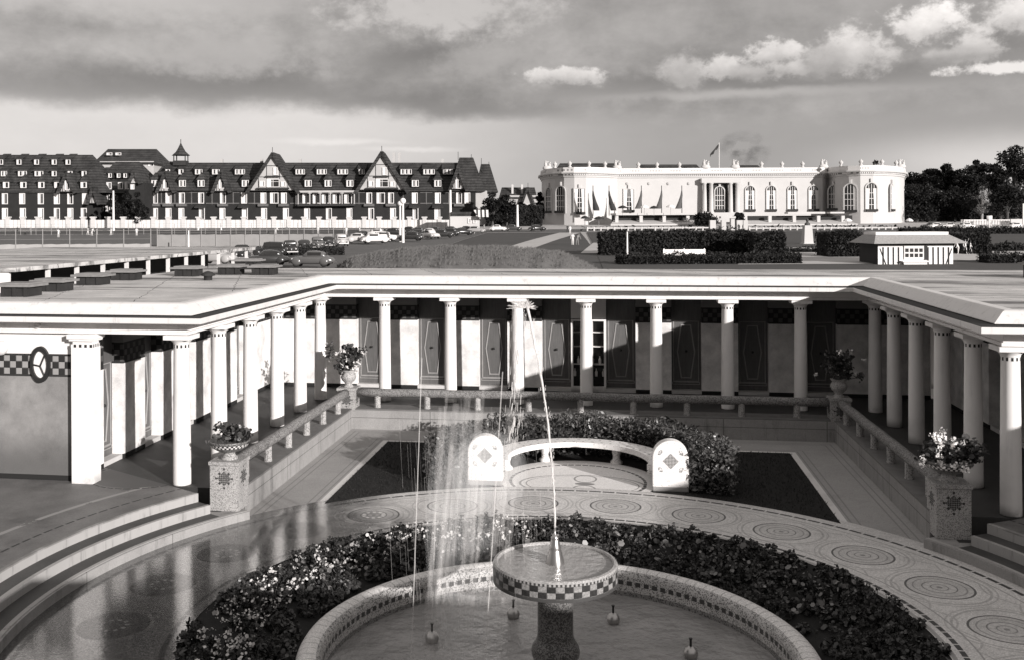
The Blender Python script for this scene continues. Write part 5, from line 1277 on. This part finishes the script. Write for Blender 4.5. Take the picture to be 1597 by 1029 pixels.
# houses between hotel and casino, seaside shop
G = Frame('gabled_house', 810, 352, 345, 'white gabled house with a dark roof seen between the hotel and the casino', 'house')
b = MB(); G.box(b, 784, 842, 305, 352, 0, 12); G.build(b, 'wall', M['plaster'])
b = MB(); roof_prism(b, G, 780, 838, 310, 292, 13, 4, 2, -.8); G.build(b, 'roof', M['slate'])
gable(G, 823, 9, 293, 318, -1.2, 4, False, .3, deep=6); b = MB(); G.box(b, 819, 827, 318, 345, -1.2, 0); G.build(b, 'porch', M['far_white'])
for u in (800, 815): b = MB(); G.box(b, u - 1.6, u + 1.6, 288, 306, 2, 3); G.build(b, 'chimney', M['far_white'])
for u in (789, 796): window(G, u, 310, 318, 5, -.05, 2)
T = Frame('seaside_shop', 730, 358, 242, 'low white shop with a striped awning at the corner of the hotel', 'shop')
b = MB(); T.box(b, 702, 748, 338, 360, 0, 4); T.build(b, 'wall', M['far_white']); b = MB(); T.box(b, 704, 738, 331, 338, .4, 4.5); T.build(b, 'roof', M['slate'])
for u in (732, 740): window(T, u, 341, 349, 5, -.05, 2)
def stripe_mat():
    m = Mat('striped_canvas', .6, .8); x, y, z = m.pos('obj'); m.color(mixv(.75, .03, ((x / .95) % 1.0).lt(.45))); return m.m
b = MB(); p, q = T(738, 328, -1.0), T(762, 339, -3); b.add([(p.x, 0, p.z), (p.x + 3.6, 0, p.z), (q.x, -2.6, q.z), (p.x + 1.2, -2.6, q.z)], [(0, 1, 2, 3)]); T.build(b, 'awning', stripe_mat())

# ------------------------------------------------------------ parked cars
def car_mesh(style):
    root_parts = {}
    b = MB(); b.smooth = True
    def loft(secs, nn=10):
        vs = []; m = 2 * nn
        for x, w, z0, z1, e in secs:
            for k in range(m):
                a = 2 * pi * k / m; c, s_ = cos(a), sin(a); vs.append((x, w * math.copysign(abs(c) ** e, c), (z0 + z1) / 2 + (z1 - z0) / 2 * math.copysign(abs(s_) ** e, s_)))
        b.add(vs, [(i * m + k, i * m + (k + 1) % m, (i + 1) * m + (k + 1) % m, (i + 1) * m + k) for i in range(len(secs) - 1) for k in range(m)] + [tuple(range(m - 1, -1, -1)), tuple((len(secs) - 1) * m + k for k in range(m))])
    if style == 'round':
        loft([(-2.1, .45, .4, .65, .6), (-1.95, .62, .32, .85, .6), (-1.3, .74, .28, 1.0, .55), (0, .8, .27, 1.02, .5), (.9, .74, .28, 1.0, .55), (1.7, .58, .32, .92, .6), (2.05, .4, .4, .78, .6)])
        cab = [(-1.55, .45, .7, .98, .7), (-1.1, .62, .75, 1.38, .6), (-.4, .68, .8, 1.52, .6), (.3, .66, .8, 1.48, .6), (.75, .55, .8, 1.1, .7)]
    else:
        loft([(-1.9, .55, .35, .9, .5), (-1.6, .68, .3, 1.0, .45), (0, .72, .3, 1.02, .45), (.6, .62, .3, 1.02, .5), (1.5, .42, .38, .98, .5), (1.65, .36, .45, .95, .5)])
        cab = [(-1.7, .6, .8, 1.3, .45), (-1.4, .66, .8, 1.62, .4), (0, .68, .8, 1.68, .4), (.55, .64, .8, 1.6, .4), (.62, .6, .8, 1.4, .45)]
    loft(cab); 
    for x in (-1.25, 1.3):
        for sy in (-1, 1): b.ball((x, sy * .68, .52), .42, 10, 6, (1.15, .42, .85))
    return b, cab
cars = {}
def make_car(style, shade):
    key = (style, shade); b, cab = car_mesh(style)
    m = Mat('car_paint', shade, .25, .5); m.b.inputs['Coat Weight'].default_value = .6
    r = bpy.data.objects.new('parked_car', None); COL.objects.link(r)
    b.build('body', m.m, r)
    c = MB()
    x0, x1 = (-1.0, .25) if style == 'round' else (-1.4, .5); z0, z1 = (1.08, 1.36) if style == 'round' else (1.15, 1.5)
    for sy in (-1, 1): c = MB(); c.box(x0, x1, sy * .69 - .012, sy * .69 + .012, z0, z1); c.build('side_window', M['far_glass'], r)
    c = MB(); zz = (z0 + z1) / 2; c.add([(x1 + .14, -.5, z0), (x1 + .14, .5, z0), (x1 + .06, .45, z1), (x1 + .06, -.45, z1), (x1 + .5 if style == 'round' else x1 + .17, -.52, z0 - .02), (x1 + .5 if style == 'round' else x1 + .17, .52, z0 - .02)], [(0, 1, 2, 3), (4, 5, 2, 3)]); c.build('windscreen', M['far_glass'], r)
    c = MB(); xb = -1.42 if style == 'round' else -1.72; c.box(xb - .02, xb + .02, -.4, .4, z0, z1); c.build('rear_window', M['far_glass'], r)
    wh = None
    for x in (-1.25, 1.3):
        for sy in (-1, 1):
            if wh is None:
                c = MB(); c.smooth = True; c.lathe([(0, -.07), (.2, -.08), (.32, -.07), (.34, 0), (.32, .07), (.2, .08), (0, .07)], 14); wh = c.build('wheel', M['black'], r, (x, sy * .66, .34), (radians(90), 0, 0)); d = MB(); d.lathe([(0, .09), (.15, .085), (.17, .07)], 10); d.lathe([(0, -.09), (.15, -.085), (.17, -.07)], 10); d.build('hubcap', M['metal'], wh)
            else: inst(wh, r, (x, sy * .66, .34))
    for sy in (-1, 1): c = MB(); c.smooth = True; c.ball((1.72 if style == 'round' else 1.5, sy * .5, .72), .11, 8, 6); c.build('headlight', M['far_white'], r)
    c = MB(); c.box(2.02, 2.1, -.7, .7, .36, .48); c.box(-2.18, -2.1, -.7, .7, .36, .48)
    for x in (2.06, -2.14): c = MB(); c.box(x - .04, x + .04, -.7, .7, .36, .48); c.build('bumper', M['metal'], r)
    return r
far_l = 'small dark car in the far rows of the car park below the hotel'; far_p = 'small pale car in the far rows of the car park below the hotel'
CL = [(377, 104, -80, 'box', .02, 'black upright car facing the baths behind the roof vents'), (338, 99, -20, 'round', .4, 'pale car left of the black upright car'), (416, 96, 190, 'round', .035, 'dark rounded car seen from the side, nearest the bath roof'), (486, 94, 175, 'round', .1, 'dark grey sedan half hidden by the bath roof and the mound'), (420, 112, 185, 'box', .02, 'black saloon behind the dark rounded car'), (452, 116, -75, 'box', .03, 'black upright car facing the baths beside the hedge strip'), (474, 122, -80, 'round', .03, 'dark car third in the row along the hedge strip'), (495, 128, -80, 'box', .12, 'grey van like car in the row along the hedge strip'), (512, 134, -78, 'round', .02, 'black car at the far end of the hedge strip row'), (532, 140, -75, 'box', .45, 'pale car with a lit edge beside the black row end')]
far_cars = [(560, 152, 10, .5), (585, 150, 20, .75), (566, 165, -70, .03), (600, 160, 15, .7), (640, 160, 170, .03), (655, 178, 10, .03), (672, 172, -60, .6), (690, 176, 0, .05), (700, 190, 170, .02), (655, 200, 5, .02), (680, 210, 10, .03), (705, 212, 0, .02), (725, 216, 170, .04), (640, 212, 0, .03), (672, 190, 0, .55), (722, 196, 20, .03), (742, 214, 0, .3), (615, 196, 0, .02), (590, 186, 10, .6)]
base = {}
def put_car(u, D, ang, style, sh, lab, grp=None):
    key = (style, sh); p = ground_at(u, D); p.z += .2
    if key in base: o = inst(base[key], None, p, (0, 0, PHI + radians(ang)))
    else: o = base[key] = make_car(style, sh); o.location = p; o.rotation_euler = (0, 0, PHI + radians(ang))
    tag(o, lab, 'car', grp)
for u, D, a, st, sh, lab in CL: put_car(u, D, a, st, sh, lab, 'cars parked left of the mound')
for i, (u, D, a, sh) in enumerate(far_cars): put_car(u, D, a, 'round', sh if sh > .25 else .03, far_p if sh > .25 else far_l, 'far parked cars below the hotel')
for u, D, a, sh, lab in [(1462, 236, 0, .75, 'white car parked before the wood right of the casino'), (1478, 234, 175, .6, 'pale car second from the casino on the far road'), (1508, 232, 10, .7, 'white car on the far road near the sign board'), (1586, 230, 0, .75, 'white car at the right edge of the far road'), (1450, 240, 170, .05, 'dark car on the far road beside the casino'), (838, 236, 20, .03, 'dark car at the head of the pale garden path'), (800, 238, 0, .05, 'dark car under the trees left of the casino'), (776, 236, 10, .6, 'pale car under the trees next to the shop')]: put_car(u, D, a, 'round', sh, lab, 'cars on the far road')

# ------------------------------------------------------------ people
def person_mesh(pose):
    J = {'hip': (0, 0, .92), 'waist': (0, 0, 1.08), 'chest': (0, 0, 1.3), 'neck': (0, .0, 1.46), 'chin': (0, -.01, 1.53), 'head': (0, -.01, 1.64), 'crown': (0, 0, 1.73)}
    st = {'stand': .0, 'walk': .22, 'serve': .15, 'bend': .12}[pose]
    for s_, n in ((-1, 'l'), (1, 'r')):
        J['th' + n] = (s_ * .09, 0, .88); J['kn' + n] = (s_ * .1, -st * s_ * .6, .48); J['an' + n] = (s_ * .1, -st * s_ * .9 + (.1 if pose == 'walk' and s_ > 0 else 0), .09); J['to' + n] = (s_ * .11, -st * s_ * .9 - .14, .03)
        J['sh' + n] = (s_ * .18, 0, 1.4); J['el' + n] = (s_ * .26, .02 + st * s_ * .5, 1.14); J['ha' + n] = (s_ * .27, -.06 + st * s_ * .8, .88)
    if pose == 'serve': J['elr'] = (.3, -.1, 1.6); J['har'] = (.32, -.18, 1.86)
    if pose == 'bend':
        for k in ('waist', 'chest', 'neck', 'chin', 'head', 'crown', 'shl', 'shr'): x, y, z = J[k]; f = (z - .92) / .8; J[k] = (x, y - .45 * f, z - .12 * f)
        for n, s_ in (('l', -1), ('r', 1)): J['el' + n] = (s_ * .25, -.42, 1.0); J['ha' + n] = (s_ * .2, -.6, .8)
    ed = [('hip', 'waist'), ('waist', 'chest'), ('chest', 'neck'), ('neck', 'chin'), ('chin', 'head'), ('head', 'crown')]
    for n in 'lr': ed += [('hip', 'th' + n), ('th' + n, 'kn' + n), ('kn' + n, 'an' + n), ('an' + n, 'to' + n), ('chest', 'sh' + n), ('sh' + n, 'el' + n), ('el' + n, 'ha' + n)]
    R = {'hip': .14, 'waist': .12, 'chest': .15, 'neck': .06, 'chin': .075, 'head': .1, 'crown': .06}; rr = {'th': .095, 'kn': .06, 'an': .045, 'to': .04, 'sh': .065, 'el': .045, 'ha': .035}
    ks = list(J); me = bpy.data.meshes.new('body'); me.from_pydata([J[k] for k in ks], [(ks.index(a), ks.index(c)) for a, c in ed], [])
    o = bpy.data.objects.new('tmp', me); COL.objects.link(o); o.modifiers.new('s', 'SKIN'); sv = me.skin_vertices[0].data
    for i, k in enumerate(ks): r = R.get(k) or rr[k[:2]]; sv[i].radius = (r, r * (.75 if k in ('chest', 'waist', 'hip') else 1)); sv[i].use_root = k == 'hip'
    u_ = o.modifiers.new('u', 'SUBSURF'); u_.levels = 1
    dg = bpy.context.evaluated_depsgraph_get(); dg.update(); m2 = bpy.data.meshes.new_from_object(o.evaluated_get(dg)); bpy.data.objects.remove(o)
    for p_ in m2.polygons: p_.use_smooth = True
    return m2
pm = {k: person_mesh(k) for k in ('stand', 'walk', 'serve', 'bend')}
cloth = {'white': plain('white_clothes', .75, .9, .1), 'dark': plain('dark_clothes', .04, .9, .2), 'grey': plain('grey_clothes', .25, .9, .2), 'skin': plain('skin', .35, .7, .1)}
pmm = {}
def person(u, v, col, pose, ang, label, h=1.7, D=None, grp=None):
    if D is None: p, D = ground_hit(u, v)
    else: p = ground_at(u, D)
    key = (pose, col)
    if key not in pmm:
        m = pm[pose].copy(); m.materials.clear(); m.materials.append(cloth[col]); m.materials.append(cloth['skin'])
        for q in m.polygons: q.material_index = 1 if (q.center.z > 1.5 and pose != 'bend') else 0
        pmm[key] = m
    o = bpy.data.objects.new('person', pmm[key]); COL.objects.link(o); o.location = p + Vector((0, 0, .12)); o.rotation_euler = (0, 0, PHI + radians(ang)); o.scale = (h / 1.75,) * 3; tag(o, label, 'person', grp)
for a in [(48, 368, 'grey', 'walk', 30, 'person in grey walking on the left tennis court'), (27, 366, 'dark', 'stand', 0, 'person in dark clothes at the far left of the tennis courts'), (91, 372, 'white', 'serve', 200, 'tennis player in white serving near the pale windscreen'), (137, 368, 'white', 'walk', 90, 'tennis player in white walking in the middle of the courts'), (143, 369, 'white', 'bend', 60, 'person in white bending beside the walking tennis player'), (173, 368, 'white', 'walk', -60, 'tennis player in white right of the bending one'), (213, 369, 'white', 'stand', 10, 'person in white standing alone at the right of the left court'), (309, 365, 'white', 'stand', 0, 'person in white standing on the far tennis court'), (345, 365, 'white', 'walk', 60, 'person in white beside a dark cross post on the far court'), (430, 366, 'white', 'bend', 90, 'person in white bending over below the hotel loggia'), (447, 365, 'grey', 'walk', 0, 'person in grey walking below the hotel loggia'), (496, 366, 'white', 'stand', 40, 'person in white in a loose pair on the far lawn'), (540, 368, 'white', 'stand', 0, 'person in white near the long grass court'), (561, 368, 'white', 'walk', 80, 'person in white strolling left of the two white posts'), (593, 370, 'white', 'stand', 20, 'person in a white dress among the pale cars'), (600, 370, 'dark', 'stand', -20, 'person in dark clothes among the pale cars'), (745, 361, 'dark', 'stand', 0, 'person in dark clothes standing under the shop awning'), (755, 362, 'grey', 'walk', 40, 'person in grey walking past the shop awning'), (893, 384, 'white', 'stand', 0, 'left one of two people in white on the garden slope'), (900, 384, 'grey', 'bend', 30, 'right one of two people on the garden slope, bending'), (1152, 362, 'dark', 'stand', 0, 'person in dark clothes in the white gate opening'), (889, 366, 'white', 'stand', 0, 'person in white before the left casino pavilion'), (885, 364, 'dark', 'walk', 10, 'person in dark clothes before the left casino pavilion'), (1516, 356, 'dark', 'stand', 0, 'person in dark clothes on the far road'), (1546, 357, 'white', 'walk', 90, 'person in white walking past the sign board')]: person(*a)
person(1494, 405, 'white', 'bend', -70, 'slim white figure bent backward, left of three beside the kiosk', 1.5, 112); person(1505, 406, 'white', 'serve', 0, 'slim white figure with a raised arm, middle of three beside the kiosk', 1.62, 112); person(1513, 405, 'white', 'walk', 60, 'slim white figure striding, right of three beside the kiosk', 1.5, 112)
# white road fence on the right
Fn = Frame('road_fence', 1560, 352, 262, 'white picket fence along the far road before the wood', 'fence')
b = MB(); Fn.box(b, 1500, 1640, 343, 344.2, 0, .2); Fn.build(b, 'top_rail', M['white']); pk = None
for i in range(56):
    p = Fn(1500 + 2.5 * i, 352, .25)
    if pk is None: b = MB(); b.box(-.09, .09, -.05, .05, 0, 9 * Fn.k); pk = b.build('picket', M['white'], Fn.e, p)
    else: inst(pk, Fn.e, p)
b = MB(); Fn.box(b, 1570, 1640, 342, 353, -2, -1.6); wl = b.build('wall', M['far_white']); wl.location = Fn.e.location; wl.rotation_euler = Fn.e.rotation_euler; tag(wl, 'low white wall at the right edge of the far road', 'wall')
# dark border plants before the casino railing
b = MB(); 
for i in range(420):
    u = rnd.uniform(905, 1405); p = ground_at(u, 239 + rnd.uniform(0, 6)); leaves(b, [(p.x, p.y, p.z + rnd.uniform(.2, 1.1))], .4, .5, 4)
tag(b.build('border_plants', M['leaf_tree'], flip=False), 'dark border planting behind the white casino railing', 'plants', kind='stuff')
# smoke over the casino roof
sm = Mat('chimney_smoke', .1); sm.t.nodes.remove(sm.b); vol = sm.t.nodes.new('ShaderNodeVolumePrincipled'); sm.t.links.new(vol.outputs[0], sm.t.nodes['Material Output'].inputs['Volume']); vol.inputs['Color'].default_value = (.12, .12, .12, 1)
x, y, z = sm.pos('obj'); nz = sm.noise(.22, 6, .65, (.6, 1, 1), kind='obj'); rr = ((x / 9) * (x / 9) + (y / 4) * (y / 4) + ((z - 5) / 6.5) * ((z - 5) / 6.5)).sqrt()
sm.t.links.new(((1 - rr).max(0) * ((nz - .47).max(0)) * 3.6).k, vol.inputs['Density'])
b = MB(); b.smooth = True; b.ball((0, 0, 5), 1, 16, 10, (9, 4, 6.5)); o = b.build('smoke', sm.m, None, far(1160, 262, 305), (0, 0, PHI)); tag(o, 'thin dark smoke drifting above the casino roof', 'smoke', kind='stuff')
# ------------------------------------------------------------ camera, sun, sky
cam = bpy.data.cameras.new('camera'); co = bpy.data.objects.new('camera', cam); COL.objects.link(co); SC.camera = co
co.location = (CX, 0, CH)
cam.sensor_width = 36; cam.sensor_fit = 'HORIZONTAL'; cam.lens = 36 * FPX / 1597
cam.shift_x = (798.5 - (U0 + ROLL * -176 * 0)) / 1597; cam.shift_y = -(514.5 - VH) / 1597
cam.clip_start = .1; cam.clip_end = 9000
right = Vector((CY_, -SY_, 0)); fwd = Vector((SY_, CY_, 0)); up = Vector((0, 0, 1))
R_ = Matrix.Rotation(-ROLL, 3, fwd)
r2, u2 = R_ @ right, R_ @ up
co.rotation_euler = Matrix((r2, u2, -fwd)).transposed().to_euler()
SUN = Vector((-1, 1.0, -.335)).normalized()
sl = bpy.data.lights.new('sun', 'SUN'); sl.energy = 5.0; sl.angle = radians(.5); sl.color = (1, .965, .94)
so = bpy.data.objects.new('sun', sl); COL.objects.link(so); so.rotation_euler = SUN.to_track_quat('-Z', 'Y').to_euler(); so.location = (40, -40, 30)
W = bpy.data.worlds.new('World'); SC.world = W; W.use_nodes = True
t = W.node_tree; E.t = t; bg = t.nodes['Background']
sky = t.nodes.new('ShaderNodeTexSky'); sky.sky_type = 'NISHITA'; sky.sun_disc = False
sky.sun_elevation = math.asin(-SUN.z); sky.sun_rotation = atan2(-SUN.x, -SUN.y)
bw = t.nodes.new('ShaderNodeRGBToBW'); t.links.new(sky.outputs[0], bw.inputs[0])
tc = t.nodes.new('ShaderNodeTexCoord'); sp = t.nodes.new('ShaderNodeSeparateXYZ'); t.links.new(tc.outputs['Generated'], sp.inputs[0])
dx, dy, dz = [E(q) for q in sp.outputs]
az = E.op('ARCTAN2', dx, dy); el = E.op('ARCTAN2', dz, (dx * dx + dy * dy).sqrt())
def wn(scale, det=6, ro=.6, st=(1, 1, 1), seed=0):
    n = t.nodes.new('ShaderNodeTexNoise'); n.inputs['Scale'].default_value = scale; n.inputs['Detail'].default_value = det; n.inputs['Roughness'].default_value = ro
    mp = t.nodes.new('ShaderNodeMapping'); mp.inputs['Scale'].default_value = st; mp.inputs['Location'].default_value = (seed, seed * .7, 0); t.links.new(tc.outputs['Generated'], mp.inputs[0]); t.links.new(mp.outputs[0], n.inputs['Vector']); return E(n.outputs[0])
n1 = wn(7, 8, .58, (1, 1, 2.2)); n2 = wn(24, 7, .62, (1, 1, 1.5), 3); n3 = wn(3.0, 6, .55, (1, 1, 4.5), 7); n4 = wn(60, 5, .6, (1, 1, 1.3), 5)
AZ = lambda u: atan2(u - U0, FPX) + YAW
EL = lambda v: (VH - v) / FPX * .97
wa = az + (n1 - .5) * .06 + (n2 - .5) * .03; we = el + (n1 - .5) * .04 + (n2 - .5) * .022
sa = az + (n2 - .5) * .02; se = el + (n2 - .5) * .012
def dist(u, v, ru, rv, A, B):
    p = (A - AZ(u)) * (FPX / ru); q = (B - EL(v)) * (FPX / rv); return (p * p + q * q).sqrt()
def blob(u, v, ru, rv, soft=1.0, A=None, B=None): return 1 - dist(u, v, ru, rv, A or wa, B or we).ss(1 - soft, 1)
n5 = wn(130, 4, .6, (1, 1, 1.2), 9)
fl = (n2 - .5) * 1.9 + (n4 - .5) * 1.5 + (n5 - .5) * .8
def puff(u, v, ru, rv, edge=.25): return ((1.42 - dist(u, v, ru, rv, az, el)) + fl).ss(.5 - edge, .5 + edge)
right_ = (az - AZ(420)).ss(0, .42)
V = mixv(.72, .36, right_)
V = mixv(V, .45, (az - AZ(1100)).ss(0, .3) * (1 - el.ss(.02, .07)))
V = mixv(V, .68, blob(1570, 262, 330, 60, 1.0, sa, se))
V = V * (1 + (n3 - .5) * .22)
deck = mixv(.38, .33, right_) + (n1 - .5) * .5 + (n2 - .5) * .26 + (n3 - .5) * .2
dk = (we - EL(165) + right_ * .016).ss(-.010, .012)
V = mixv(V, deck, dk * (1 - .35 * (az - AZ(1000)).ss(0, .25)))
V = mixv(V, .17 + (n2 - .5) * .09, blob(330, 128, 640, 56, 1.0) * .85)
V = mixv(V, .18 + (n2 - .5) * .06, blob(700, 158, 330, 36, .9) * .8)
V = mixv(V, .16, blob(640, 88, 150, 34, 1.0) * .75)
V = mixv(V, .18, blob(1130, 132, 560, 22, 1.0) * .75)
V = mixv(V, .17, blob(1560, 100, 120, 40, 1.0) * .6)
V = mixv(V, .56, blob(170, 8, 420, 52, 1.0) * .9); V = mixv(V, .62, puff(690, 2, 150, 44, .5) * .8); V = mixv(V, .43, puff(350, 88, 120, 26, .6) * .8); V = mixv(V, .40, puff(760, 90, 80, 22, .6) * .6)
V = mixv(V, .36 + (n2 - .5) * .2, blob(1150, 25, 520, 60, 1.0) * .8)
for (u, v, ru, rv, val, ed) in [(878, 117, 62, 13, .70, .3), (1066, 112, 34, 26, .52, .45), (1128, 108, 28, 17, .70, .35), (1212, 92, 40, 20, .74, .3), (1222, 116, 34, 14, .62, .35), (1340, 96, 66, 32, .74, .4), (1290, 105, 30, 22, .5, .5), (1170, 118, 26, 12, .5, .4), (1440, 64, 58, 26, .9, .35), (1522, 92, 34, 26, .8, .45), (1592, 62, 44, 22, .8, .45), (1480, 108, 60, 10, .5, .6)]:
    top = ((el - EL(v + rv)) * (FPX / (2 * rv))).ss(.1, .7)
    V = mixv(V, (val * .68 + val * .32 * top) * (1 + (n4 - .5) * .5 + (n2 - .5) * .5), puff(u, v, ru, rv, ed))
V = mixv(V, .88, puff(1600, 133, 100, 9, .3)); V = mixv(V, .50, blob(1180, 150, 280, 11, .9, sa, se) * .7)
V = mixv(V, .84, blob(520, 218, 130, 8, .9, sa, se) * .7); V = mixv(V, .82, blob(640, 230, 110, 6, .9, sa, se) * .6)
V = V * (1 + (n2 - .5) * .10 + (n4 - .5) * .05)
hi = el.ss(.24, .62)
V = mixv(V, .46, 1 - az.ss(-1.0, -.66)); V = mixv(V, .1, az.ss(.62, 1.0).max(1 - az.ss(-2.3, -1.9)))
V = mixv(V, .5 + (n1 - .5) * .3, hi)
skyv = mixv(V, E(bw.outputs[0]) * .1, .12)
cc = t.nodes.new('ShaderNodeCombineColor')
for i, q in enumerate((1.0, .955, .925)): t.links.new((skyv * q).k, cc.inputs[i])
t.links.new(cc.outputs[0], bg.inputs['Color']); bg.inputs['Strength'].default_value = .92
SC.view_settings.view_transform = 'Standard'; SC.view_settings.look = 'None'; SC.view_settings.exposure = .25; SC.view_settings.gamma = 1
SC.cycles.max_bounces = 6; SC.cycles.transparent_max_bounces = 16
SC.render.film_transparent = False
